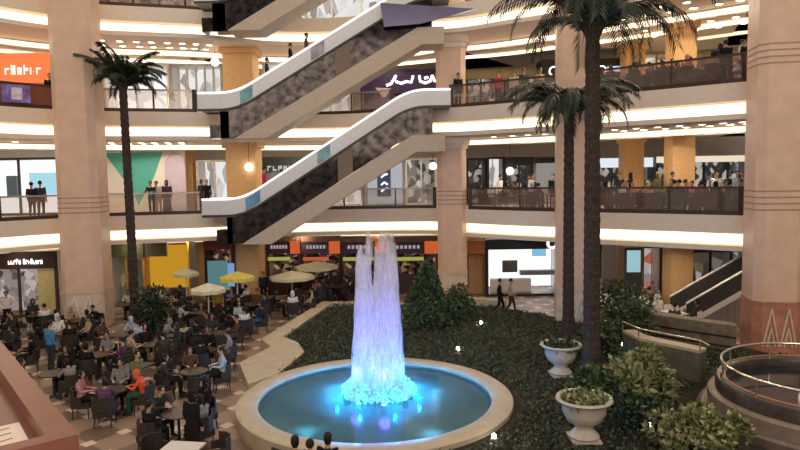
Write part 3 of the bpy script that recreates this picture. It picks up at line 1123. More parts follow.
def shop(name, label, px0, top, px1, Y, lev, frame, inner, depth=1.4, header=0.0, hmat=None, bars=1, pane=True, bottom=None, h_lit=None):
    """a shop unit: frame, lit interior box, glass, header board. Root at its lower corner on the gallery floor."""
    z0 = FZ[lev]
    a = ony(px0, top, Y)
    b = ony(px1, top, Y)
    x0, x1 = a.x, b.x
    H = min(0.5 * (a.z + b.z) - z0, FZ[lev + 1] - SLAB - z0 - 0.02)
    W = x1 - x0
    root = thing(name, label, 'shop', (x0, Y, z0))
    t = 0.12
    mb = MB()
    mb.box(0, t, -0.06, 0.10, 0, H).box(W - t, W, -0.06, 0.10, 0, H).box(t, W - t, -0.06, 0.10, H - t, H).box(t, W - t, -0.06, 0.10, 0, 0.12)
    mb.build('shop_frame', frame, root)
    mb = MB()
    mb.add([(t, depth, 0.05), (W - t, depth, 0.05), (W - t, depth, H - .05), (t, depth, H - .05)], [(0, 1, 2, 3)])
    mb.build('lit_interior', inner, root)  # back panel glows in place of the shop's own lamps
    mb = MB()
    mb.box(0.01, t * .8, 0.10, depth, 0.02, H - .02).box(W - t * .8, W - .01, 0.10, depth, 0.02, H - .02).box(t, W - t, 0.10, depth, H - .08, H - .02)
    mb.build('side_wall', frame if frame is BLACK else WHITE, root)
    for i in range(1, bars):
        x = W * i / bars
        MB().box(x - 0.05, x + 0.05, -0.05, 0.06, 0.12, H - t).build('mullion', frame, root)
    if header:
        MB().box(0, W, -0.16, -0.06, H - header, H).build('sign_board', hmat, root)
    if pane:
        MB().add([(t, 0.02, 0.1), (W - t, 0.02, 0.1), (W - t, 0.02, H - t), (t, 0.02, H - t)], [(0, 1, 2, 3)]).build('shop_glass', PANE, root)
    return root, W, H


# goods colours
C_DARK = clutter('dark_shop_goods', [(0.010, 0.010, 0.014), (0.03, 0.03, 0.035), (0.02, 0.02, 0.02), (0.10, 0.09, 0.08), (0.6, 0.55, 0.5)], 0.75, 3.6, (1, 1, .8))
C_MID = clutter('mixed_shop_goods', [(0.06, 0.05, 0.04), (0.25, 0.2, 0.16), (0.55, 0.48, 0.4), (0.12, 0.1, 0.09), (0.9, 0.85, 0.78)], 0.65, 3.0, (1, 1, .7))
C_WHITE = clutter('pale_shop_goods', [(0.35, 0.32, 0.3), (0.7, 0.66, 0.6), (0.9, 0.88, 0.85), (0.95, 0.93, 0.9), (1, 1, 1)], 0.9, 2.4, (1, 1, .45))
C_FOOD = clutter('food_court_counter_goods', [(0.012, 0.008, 0.01), (0.03, 0.015, 0.015), (0.12, 0.05, 0.03), (0.03, 0.02, 0.04), (0.45, 0.28, 0.12)], 0.7, 3.2, (1, 1, 1.2))
C_PURP = clutter('purple_shop_goods', [(0.02, 0.008, 0.03), (0.06, 0.02, 0.07), (0.13, 0.05, 0.10), (0.04, 0.015, 0.06)], 0.8, 0.9)
C_CAFE = clutter('pink_grey_cafe_goods', [(0.10, 0.07, 0.07), (0.45, 0.36, 0.35), (0.6, 0.5, 0.48), (0.2, 0.13, 0.1), (0.8, 0.7, 0.66)], 0.6, 3.2)

# ---- middle storey
s, W, H = shop('store', 'bright white middle-storey store with dark frame behind two people in black', -70, 158, 62, 33.6, 1, DGREY, WGLOW, 2.0, 0, None, 3)
MB().box(W * .60, W * .88, 1.7, 1.78, 1.05, 2.25).build('wall_screen', em('pale_blue_screen', (0.45, 0.80, 0.95), 0.95), s)
MB().box(W * .46, W * .54, 1.2, 1.6, 1.0, 2.1).build('display_stand', pm('slate_blue_stand', (0.12, 0.2, 0.26)), s)
hb = thing('hoarding', 'teal and white hoarding with triangle pattern behind the railing of the three onlookers', 'hoarding', (ony(104, 200, 36).x, 36.0, FZ[1]))
hx = ony(186, 200, 36).x - ony(104, 200, 36).x
MB().box(0, hx, 0, 0.15, 0, 3.35).build('white_panel', pm('white_hoarding', (0.85, 0.80, 0.74), 0.6, var=0.03), hb)
mb = MB()
mb.prism([(0.15, 3.3), (hx * .74, 3.3), (hx * .62, 1.9), (hx * .42, 0.35), (hx * .38, 0.9), (hx * .30, 1.5)], 0.0, 0.02)
mb.v = [(x, z - 0.021, y) for x, y, z in mb.v]
mb.build('teal_triangle', pm('teal_paint', (0.10, 0.46, 0.40), 0.5, var=0.06), hb)
mb = MB()
aw = hx * .25
arch = [(hx * .76, 0), (hx * .76 + aw, 0), (hx * .76 + aw, 2.5)] + [(hx * .76 + aw / 2 + aw / 2 * math.cos(t * PI / 8), 2.5 + 0.75 * math.sin(t * PI / 8)) for t in range(1, 8)] + [(hx * .76, 2.5)]
mb.prism(arch, 0.0, 0.05)
mb.v = [(x, z - 0.06, y) for x, y, z in mb.v]
mb.build('lilac_arch', pm('lilac_paint', (0.60, 0.52, 0.62), 0.5, var=0.06), hb)
shop('store', 'small white-lit store with dark mannequins beside the pale ochre column', 196, 160, 232, 37.0, 1, WHITE, C_WHITE, 1.3, 0, None, 2)
s, W, H = shop('store', 'dark-signed store behind the lower escalator', 263, 157, 302, 38.5, 1, DGREY, C_MID, 1.3, 0.9, pm('dark_slate_sign', (0.05, 0.06, 0.06)), 2)
bar_sign(s, W * .12, W * .8, H - 0.62, 0.42, 5, em('dim_sign_letters', (0.8, 0.82, 0.8), 0.6))
shop('store', 'cluttered pale store glimpsed under the lower escalator', 303, 160, 362, 38.8, 1, WHITE, C_WHITE, 1.3, 0, None, 3)
s, W, H = shop('store', 'pale grey store with tall blue lettered banner', 364, 158, 404, 38.8, 1, pm('grey_frame', (0.35, 0.35, 0.36)), em('grey_lit_wall', (0.62, 0.64, 0.70), 0.7), 1.3, 0, None, 1)
MB().box(W * .32, W * .66, -0.12, -0.07, 0.55, 3.0).build('blue_banner', pm('navy_banner', (0.05, 0.08, 0.20)), s)
mb = MB()
for i, z in enumerate([2.6, 2.15, 1.7, 1.25, 0.85]):
    mb.tube([(W * .42, -0.13, z), (W * .5, -0.13, z + .16), (W * .58, -0.13, z + (.02 if i % 2 else .2))], 0.05, 5)
mb.build('banner_lettering', SIGNW, s)
shop('store', 'grey and white store between the banner shop and the slim pillar', 405, 158, 437, 38.8, 1, WHITE, C_MID, 1.3, 0, None, 2)
shop('store', 'black-fronted store just beyond the slim pillar on the middle storey', 466, 158, 486, 37.8, 1, BLACK, C_DARK, 1.2, 0, None, 1)
shop('store', 'narrow store with bright white display beside the black-fronted store', 487, 157, 504, 37.6, 1, BLACK, C_WHITE, 1.2, 0, None, 1)
shop('store', 'dark store with glowing globe lamps near the pillar behind the palms', 505, 157, 533, 37.4, 1, BLACK, C_DARK, 1.2, 0.5, BLACK, 2)
shop('store', 'pale grey panelled store next to the column behind the palms', 534, 157, 562, 37.2, 1, pm('grey_olive_frame', (0.32, 0.32, 0.27)), em('grey_olive_wall', (0.42, 0.40, 0.36), 0.65), 1.2, 0.35, BLACK, 1)
shop('terrace_cafe', 'dark cafe front behind the dining terrace, nearest the palms', 590, 158, 655, 37.6, 1, DGREY, C_DARK, 1.3, 0.55, em('pale_blue_white_band', (0.85, 0.92, 1.0), 0.9), 3)
shop('terrace_cafe', 'dark cafe front behind the dining terrace, nearest the thick peach pillar', 656, 156, 752, 37.0, 1, BLACK, C_DARK, 1.3, 0.35, WARMGLOW, 4)
shop('corner_store', 'bright white corner store beyond the thick peach pillar on the middle storey', 790, 140, 850, 33.5, 1, WHITE, em('white_corner_light', (0.95, 0.97, 1.0), 1.0), 1.3, 0, None, 2)

# ---- upper storey
s, W, H = shop('store', 'store with glowing orange-red sign behind the dark red railing', -70, 54, 56, 33.6, 2, pm('red_frame', (0.35, 0.05, 0.03)), em('warm_red_wall', (0.75, 0.20, 0.12), 0.6), 1.3, 1.5, em('orange_red_sign', (1.0, 0.22, 0.07), 1.1), 2)
bar_sign(s, W * .60, W * .90, H - 0.85, 0.5, 6, em('pink_white_letters', (1, 0.75, 0.65), 1.4))
pp = edge_at(22, 2, 0.03)
o = MB().box(-0.62, 0.62, -0.02, 0.0, 0.0, 0.78).build('poster', pm('violet_poster', (0.22, 0.16, 0.5), 0.5, var=0.6, scale=3), loc=(pp.x, pp.y - 0.02, FZ[2] + 0.2), rz=math.radians(38))
tag(o, 'violet and white poster hung on the dark red railing', 'poster')
o2 = MB().box(-0.12, 0.30, -0.035, -0.02, 0.12, 0.66).build('poster_figure', pm('pale_print', (0.7, 0.66, 0.75), 0.5, var=0.3, scale=5), o)
shop('store', 'wide white-lit store behind the crown of the single palm', 103, 66, 168, 37.2, 2, WHITE, WGLOW, 1.4, 0, None, 4)
shop('store', 'glazed grey-framed store beside the wide white-lit store on the upper storey', 169, 64, 222, 37.4, 2, pm('steel_frame', (0.4, 0.4, 0.4)), C_WHITE, 1.4, 0, None, 6)
shop('store', 'cluttered pale store behind the middle escalator', 262, 56, 352, 38.6, 2, WHITE, C_WHITE, 1.3, 0, None, 4)
s, W, H = shop('store', 'dark purple store with white Arabic lettering', 360, 70, 438, 38.4, 2, pm('purple_frame', (0.05, 0.015, 0.06)), C_PURP, 1.2, 1.35, pm('dark_purple_sign', (0.045, 0.02, 0.075), 0.35), 2)
mb = MB()
k = W / 78.0
zz = lambda y: H - (y - 69.5) * k * 0.95
xx = lambda x: (x - 360) * k
for st in ([(386, 86), (391, 84), (394, 79), (396, 82), (401, 84), (406, 82), (411, 83), (413, 76)], [(394, 79), (396, 75.5)], [(419, 76), (420, 82), (425, 84), (430, 82), (432, 76)], [(424, 79), (428, 78)], [(432, 76), (434, 82), (437, 82)]):
    mb.tube([(xx(x), -0.19, zz(y)) for x, y in st], 0.085, 6)
mb.build('arabic_lettering', SIGNW, s)
mb = MB().prism([(xx(375), zz(88)), (xx(391), zz(89)), (xx(385), zz(98)), (xx(382), zz(98))], 0, 0.04)
mb.v = [(x, z - 0.25, y) for x, y, z in mb.v]
mb.build('white_poster', pm('pinkish_white_poster', (0.85, 0.74, 0.8)), s)
shop('store', 'dark display windows beside the slim pillar on the upper storey', 466, 70, 540, 37.4, 2, BLACK, C_DARK, 1.3, 0.5, pm('olive_header', (0.25, 0.22, 0.1)), 5)
s, W, H = shop('coffee_shop', 'black coffee shop front with white letters split by the palm trunk', 541, 59, 632, 36.6, 2, BLACK, C_DARK, 1.3, 1.2, BLACK, 4)
lettering('CC', 0.80, SIGNW, s, (W * .07, -0.19, H - 0.95))
lettering('O', 0.72, SIGNW, s, (W * .60, -0.19, H - 0.90))
mb = MB().box(W * .72, W * .95, -0.18, -0.165, H - .75, H - .45)
mb.build('blue_sign_strip', em('blue_white_strip', (0.55, 0.7, 1.0), 1.2), s)
shop('restaurant', 'warm lit restaurant behind the topmost crowd', 633, 44, 752, 38.0, 2, pm('gold_frame', (0.6, 0.4, 0.14)), clutter('warm_restaurant_goods', [(0.5, 0.36, 0.18), (0.8, 0.62, 0.36), (1, 0.9, 0.7), (0.2, 0.13, 0.08)], 0.8, 1.2), 1.3, 0, None, 5)
shop('corner_store', 'white corner store beyond the thick peach pillar on the upper storey', 790, 20, 850, 33.5, 2, WHITE, em('white_corner_light2', (1.0, 0.97, 0.92), 0.8), 1.3, 0, None, 2)
# ---- topmost storey, only its feet show
shop('store', 'store of the topmost gallery above the single palm', 104, -60, 235, 37.5, 3, DGREY, C_CAFE, 1.3, 0, None, 5)
shop('store', 'store of the topmost gallery over the lilac escalator panel', 300, -60, 420, 38.5, 3, WHITE, C_WHITE, 1.3, 0, None, 4)

# ---- ground floor
s, W, H = shop('cafe', 'ground floor cafe with dark header and white script near the pale plinth pillar', -60, 252, 56, 31.6, 0, pm('cafe_brown_frame', (0.08, 0.04, 0.03)), C_CAFE, 1.5, 0.85, pm('dark_brown_sign', (0.045, 0.024, 0.02)), 3)
bar_sign(s, W * .60, W * .715, H - 0.48, 0.26, 5, SIGNW)
bar_sign(s, W * .73, W * .90, H - 0.48, 0.26, 8, SIGNW)
MB().box(W * .83, W * .98, -0.02, 0.02, 0, H - 0.9).build('yellow_panel', pm('pale_yellow_panel', (0.62, 0.55, 0.26)), s)
s, W, H = shop('burger_counter', 'food counter with dark menu boards just beyond the pale plinth pillar', 106, 240, 144, 34.2, 0, pm('orange_frame', (0.65, 0.30, 0.06)), clutter('menu_board_goods', [(0.03, 0.04, 0.02), (0.12, 0.12, 0.06), (0.3, 0.26, 0.14), (0.05, 0.05, 0.03)], 0.7, 2.2), 1.3, 0.9, pm('olive_menu', (0.08, 0.08, 0.035)), 2)
s, W, H = shop('yellow_stall', 'yellow-orange fast food stall beside the palm trunk', 145, 240, 189, 34.4, 0, pm('yellow_frame', (0.75, 0.5, 0.06)), C_FOOD, 1.3, 0, None, 1, False)
MB().box(0.25, W - 0.1, -0.12, -0.07, 0.95, H - 0.25).build('yellow_panel', em('amber_backlit_panel', (0.85, 0.42, 0.03), 0.62), s)
MB().box(0.0, W * .52, -0.30, -0.13, H - 0.85, H - 0.1).build('dark_sign', pm('olive_sign', (0.10, 0.085, 0.04)), s)
s, W, H = shop('juice_bar', 'dark kiosk with blue-green screen beside the orange pillars', 204, 240, 233, 34.4, 0, BLACK, C_FOOD, 1.2, 0.5, pm('dark_red_sign', (0.16, 0.03, 0.02)), 1, False)
MB().box(W * .10, W * .80, -0.10, -0.05, 0.85, 2.35).build('menu_screen', em('teal_screen', (0.10, 0.22, 0.24), 0.9), s)
MB().box(W * .80, W * 1.02, -0.12, -0.05, 0.95, 2.2).build('blue_poster', em('blue_lit_poster', (0.25, 0.45, 0.85), 0.7), s)
FCT = pm('brown_wood_header', (0.22, 0.11, 0.06), 0.45, var=0.25)
names = ['food counter with green-lit ledge nearest the tan pillar under the escalator', 'food counter between the two orange sign blocks', 'food counter behind the fountain jet', 'food counter beside the slim middle pillar']
ORNG = em('orange_backlit_block', (0.75, 0.14, 0.04), 0.75)
for i, (pa, pb) in enumerate([(266, 300), (301, 340), (341, 388), (389, 438)]):
    s, W, H = shop('food_counter', names[i], pa, 236, pb, 37.2, 0, pm('maroon_frame', (0.09, 0.03, 0.03)), C_FOOD, 1.3, 1.0, pm('dark_purple_menu', (0.07, 0.035, 0.05)), 1, False)
    MB().box(0, W, -0.2, -0.1, H - 0.32, H - 0.02).build('wood_header', FCT, s)
    MB().box(W * .72, W * 1.0, -0.26, -0.165, H - 1.02, H - 0.3).build('orange_sign', ORNG, s)
    mb = MB()
    for j in range(6):
        mb.box(W * (.14 + .085 * j), W * (.18 + .085 * j) + .04, -0.175, -0.162, H - 0.72, H - 0.52)
    mb.build('menu_lettering', em('dim_menu_letters', (0.7, 0.6, 0.62), 0.5), s)
    MB().box(0.1, W * .7, -0.16, -0.09, H - 1.42, H - 1.22).build('lit_ledge', em('yellow_green_light', (0.5, 0.5, 0.12), 0.7) if i != 1 else em('red_orange_light', (0.7, 0.14, 0.05), 0.7), s)
    MB().box(0.06, W - 0.06, -0.55, -0.1, 0, 1.05).build('counter', DARKBR, s)
s, W, H = shop('restaurant_entrance', 'dark reddish wooden entrance between the slim pillar and the white store', 466, 241, 485, 35.4, 0, pm('red_wood', (0.30, 0.10, 0.05), 0.4, var=0.3), clutter('red_brown_goods', [(0.03, 0.012, 0.01), (0.08, 0.03, 0.02), (0.15, 0.06, 0.04)], 0.6, 1.5), 1.2, 0.7, pm('orange_wood', (0.50, 0.19, 0.07)), 1)
s, W, H = shop('store', 'big bright white store with black frame and round logo behind the walkers', 486, 239, 566, 35.2, 0, pm('blue_black_frame', (0.012, 0.02, 0.025)), WGLOW, 3.0, 0.55, BLACK, 1)
mb = MB()
mb.lathe([(0.17, -0.03), (0.30, -0.03), (0.30, 0.03), (0.17, 0.03), (0.17, -0.03)], 24)
mb.v = [(x + W * .815, z - 0.22, y + H - 0.25) for x, y, z in mb.v]
mb.build('round_logo', SIGNW, s, True)
MB().box(W * .30, W * .50, 2.6, 2.8, 0.95, 1.65).build('dark_screen', DGREY, s)
MB().box(W * .70, W * .88, 2.5, 2.7, 1.9, 2.9).build('blue_screen', em('cyan_screen', (0.25, 0.6, 0.85), 0.9), s)
MB().box(W * .10, W * .62, 1.2, 1.7, 0.02, 0.75).build('sales_counter', WHITE, s)
MB().box(W * .52, W * .97, 2.0, 2.5, 0.85, 1.10).build('product_shelf', pm('mid_grey_shelf', (0.2, 0.2, 0.2)), s)
shop('kiosk', 'white-lit narrow shop front between the palm trunks and the blue screen', 588, 244, 601, 35.0, 0, BLACK, em('white_slot_light', (0.9, 0.93, 0.95), 0.9), 1.2, 0.4, BLACK, 1)
shop('store', 'pale speckled shop wall behind the cafe seats on the ground floor', 624, 246, 662, 35.6, 0, DGREY, clutter('pink_grey_magazines', [(0.5, 0.42, 0.4), (0.8, 0.72, 0.7), (0.3, 0.25, 0.25), (0.6, 0.16, 0.08), (0.75, 0.68, 0.66)], 0.6, 2.0), 1.2, 0, None, 2)
shop('store', 'dark cluttered store under the middle gallery next to the thick peach pillar', 690, 250, 752, 34.0, 0, BLACK, clutter('dark_mixed_goods', [(0.03, 0.02, 0.02), (0.10, 0.07, 0.06), (0.6, 0.52, 0.5), (0.05, 0.04, 0.04), (0.30, 0.2, 0.12)], 0.65, 1.7), 1.2, 0, None, 3)
shop('corner_store', 'white corner store beyond the thick peach pillar on the ground floor', 794, 245, 850, 30.5, 0, WHITE, em('white_corner_light3', (0.9, 0.92, 1.0), 0.9), 1.3, 0, None, 2)
# free-standing advertising screen
p = onz(614, 296, 0)
a = thing('advertising_screen', 'free-standing advertising pillar with pale blue screen on the ground floor', 'screen', (p.x, 32.0, 0))
MB().box(-0.42, 0.42, -0.12, 0.12, 0, 3.0).build('casing', DGREY, a)
MB().box(-0.34, 0.34, -0.135, -0.121, 1.75, 2.85).build('screen', em('pale_cyan_screen', (0.45, 0.75, 0.82), 0.7), a)

# staircase beyond the terrace
st = thing('staircase', 'white-edged staircase rising behind the thick peach pillar', 'staircase', (12.3, 27.3, 0))
mb = MB()
for i in range(13):
    mb.box(i * 0.30, i * 0.30 + 0.32, 0, 1.6, 0.0, 0.17 * (i + 1))
mb.build('steps', pm('stair_stone', (0.3, 0.25, 0.22)), st)
for y in (-0.06, 1.6):
    mb = MB()
    mb.prism([(0, 0), (4.0, 2.27), (4.0, 2.55), (0, 0.28)], y, y + 0.06)
    mb.v = [(x, z, yy) for x, yy, z in mb.v]
    mb.build('white_stringer', WHITE, st)
    mb = MB()
    mb.prism([(0, 0.28), (4.0, 2.55), (4.0, 3.3), (0, 1.03)], y, y + 0.03)
    mb.v = [(x, z, yy) for x, yy, z in mb.v]
    mb.build('smoked_panel', DGREY, st)
    MB().tube([(0, y + .03, 1.06), (4.0, y + .03, 3.33)], 0.05, 6).build('handrail', WHITE, st)

# round downlights in the soffits
DLP = None


def downlights(lev, spots, group, label):
    global DLP
    for px, off in spots:
        q = edge_at(px, lev, off)
        loc = (q.x, q.y, FZ[lev] - SLAB)
        if DLP is None:
            DLP = thing('ceiling_downlight', label, 'ceiling light', loc, 0, group)
            MB().lathe([(0.20, 0.0), (0.20, -0.03), (0.15, -0.05)], 16).build('trim_ring', WHITE, DLP, True)
            MB().lathe([(0.15, -0.045), (0.08, -0.06), (0.001, -0.063)], 16).build('lens', DOWN, DLP, True)
        else:
            dup(DLP, loc, None, label, group)


downlights(2, [(p, o) for o in (1.2, 2.4, 4.6) for p in range(605, 745, 22)], 'downlights over the dining terrace', 'round recessed downlight in the soffit over the crowded dining terrace')
downlights(2, [(p, o) for o in (1.3, 2.4) for p in range(112, 196, 14)], 'downlights over the teal hoarding', 'round recessed downlight in the soffit over the teal hoarding walk')
downlights(3, [(p, o) for o in (1.2, 2.4, 4.2, 5.4, 7.0) for p in range(604, 752, 24)], 'downlights over the topmost crowd', 'round recessed downlight in the high soffit over the topmost crowd')
downlights(3, [(p, o) for o in (1.3, 2.5, 4.6) for p in range(108, 230, 16)], 'downlights behind the single palm crown', 'round recessed downlight in the high soffit behind the single palm')
downlights(2, [(p, 1.6) for p in range(480, 556, 18)], 'downlights by the slim pillar', 'round recessed downlight in the soffit just beyond the slim pillar')
downlights(2, [(p, 2.0) for p in (10, 35)], 'downlights over the white middle-storey store', 'round recessed downlight in the soffit before the white middle-storey store')
# big luminous coffers in the high soffit
for off, wd_ in ((5.9, 0.9), (9.0, 0.7)):
    pxs = list(range(630, 801, 10))
    mb = MB()
    vs = []
    for p in pxs:
        for w in (off, off + wd_):
            q = edge_at(p, 3, w)
            vs.append((q.x, q.y, FZ[3] - SLAB - 0.03))
    mb.add(vs, [(2 * i, 2 * i + 1, 2 * i + 3, 2 * i + 2) for i in range(len(pxs) - 1)])
    struct(mb.build('ceiling_coffer_light', em('coffer_light', (1.0, 0.84, 0.56), 1.3)))
# globe lamps
GLOBE = em('globe_lamp_glow', (1, 0.92, 0.78), 4.0)
for lab, px, py, Y, lev in [('glowing globe lamp hanging beside the tan pillar on the upper storey', 215, 62, 35.0, 3), ('glowing globe lamp hanging left of the slim pillar on the upper storey', 427, 50, 36.4, 3),
                            ('glowing globe lamp hanging by the tan pillar on the middle storey', 249, 167, 34.6, 2), ('white globe lamp hanging in the grey and white store window', 433, 166, 37.6, 2),
                            ('white globe lamp hanging in front of the dark globe-lit store', 510, 171, 36.6, 2)]:
    p = ony(px, py, Y)
    g = thing('globe_lamp', lab, 'lamp', p)
    r = 0.22
    MB().lathe([(0.001, -r)] + [(r * math.sin(t * PI / 8), -r * math.cos(t * PI / 8)) for t in range(1, 8)] + [(0.001, r)], 16).build('globe', GLOBE, g, True)
    MB().tube([(0, 0, r - 0.01), (0, 0, FZ[lev] - SLAB - p.z)], 0.015, 6).build('cord', DGREY, g)

# ================================================================== WOODEN STAND BESIDE THE CAMERA
WOODR = pm('red_brown_wood', (0.13, 0.038, 0.024), 0.35, var=0.18, scale=5)
WOODL = pm('lighter_wood_rim', (0.21, 0.082, 0.052), 0.35, var=0.12, scale=5)
ws = thing('wooden_stand', 'red-brown wooden menu stand with raised rim close to the camera', 'stand', (0, 0, 5.0))
A, B = onz(-4, 340, 5.62), onz(72, 434, 5.62)
A2, B2 = onz(-30, 360, 5.62), onz(50, 446, 5.62)
d = (B - A).normalized()
nrm = Vector((-d.y, d.x, 0))
if nrm.x > 0:
    nrm = -nrm
back = A - d * 0.6
Wd = 1.5
q = lambda p, t: (p.x + nrm.x * t, p.y + nrm.y * t)
MB().prism([q(back, 0), q(B, 0), q(B, Wd), q(back, Wd)], 0.0, 0.50).build('body', WOODR, ws)
MB().prism([q(back, -.02), q(B + d * .02, -.02), q(B + d * .02, 0.085), q(back, 0.085)], 0.46, 0.62).build('rim', WOODL, ws)
MB().prism([q(B - d * .06, 0.085), q(B + d * .02, 0.085), q(B + d * .02, Wd), q(B - d * .06, Wd)], 0.46, 0.62).build('rim', WOODL, ws)
MB().prism([q(back, 0.085), q(B - d * .06, 0.085), q(B - d * .06, Wd), q(back, Wd)], 0.50, 0.545).build('top_panel', pm('rosy_wood_panel', (0.18, 0.065, 0.048), 0.3, var=0.12, scale=4), ws)
C1, C2, C3, C4 = onz(-8, 428, 5.55), onz(19, 422, 5.55), onz(32, 446, 5.55), onz(10, 455, 5.55)
pp = thing('menu_sheet', 'pale printed sheet lying on the red-brown wooden stand', 'paper', (C2.x, C2.y, 5.5455))
pts = [(v.x - C2.x, v.y - C2.y) for v in (C1, C2, C3, onz(-8, 462, 5.55))]
MB().prism(pts, 0, 0.004).build('paper', pm('cream_paper', (0.78, 0.66, 0.56), 0.6, var=0.03), pp)
mb = MB()
for i in range(5):
    t = 0.12 + 0.19 * i
    l0 = Vector(pts[0]).lerp(Vector(pts[3]), t)
    l1 = Vector(pts[1]).lerp(Vector(pts[2]), t)
    a_, b_ = l0.lerp(l1, .15), l0.lerp(l1, .62)
    dd = (Vector(pts[3]) - Vector(pts[0])).normalized() * 0.014
    mb.add([(a_.x, a_.y, .0045), (b_.x, b_.y, .0045), (b_.x + dd.x, b_.y + dd.y, .0045), (a_.x + dd.x, a_.y + dd.y, .0045)], [(0, 1, 2, 3)])
mb.build('printed_lines', pm('brown_ink', (0.25, 0.14, 0.10), 0.6), pp)

# ================================================================== PEOPLE
SKINS = [pm('skin_warm', (0.50, 0.30, 0.20), 0.5, var=0.04), pm('skin_tan', (0.36, 0.20, 0.13), 0.5, var=0.04)]
CLOTH = {}
for n_, c_ in {'black': (0.012, 0.011, 0.013), 'charcoal': (0.045, 0.043, 0.048), 'navy': (0.02, 0.028, 0.07), 'white': (0.72, 0.68, 0.66), 'grey': (0.25, 0.23, 0.24), 'red-orange': (0.78, 0.12, 0.05),
               'crimson': (0.55, 0.03, 0.07), 'dusty-pink': (0.48, 0.22, 0.23), 'beige': (0.46, 0.36, 0.26), 'bright blue': (0.07, 0.24, 0.50), 'dark green': (0.03, 0.10, 0.07), 'brown': (0.11, 0.06, 0.04),
               'plum': (0.12, 0.05, 0.10), 'olive': (0.16, 0.15, 0.06), 'pale blue': (0.42, 0.50, 0.62), 'denim': (0.07, 0.10, 0.17), 'mustard': (0.45, 0.28, 0.05)}.items():
    CLOTH[n_] = pm('cloth_' + n_.replace(' ', '_').replace('-', '_'), c_, 0.85, var=0.15, scale=10, spec=0.2)
HAIRM = pm('dark_hair', (0.014, 0.010, 0.008), 0.6, spec=0.3)
EYEM = pm('eye_dark', (0.01, 0.008, 0.008), 0.3)
LIPM = pm('lips', (0.30, 0.10, 0.08), 0.5)
SHOEM = pm('dark_shoes', (0.02, 0.017, 0.016), 0.4)


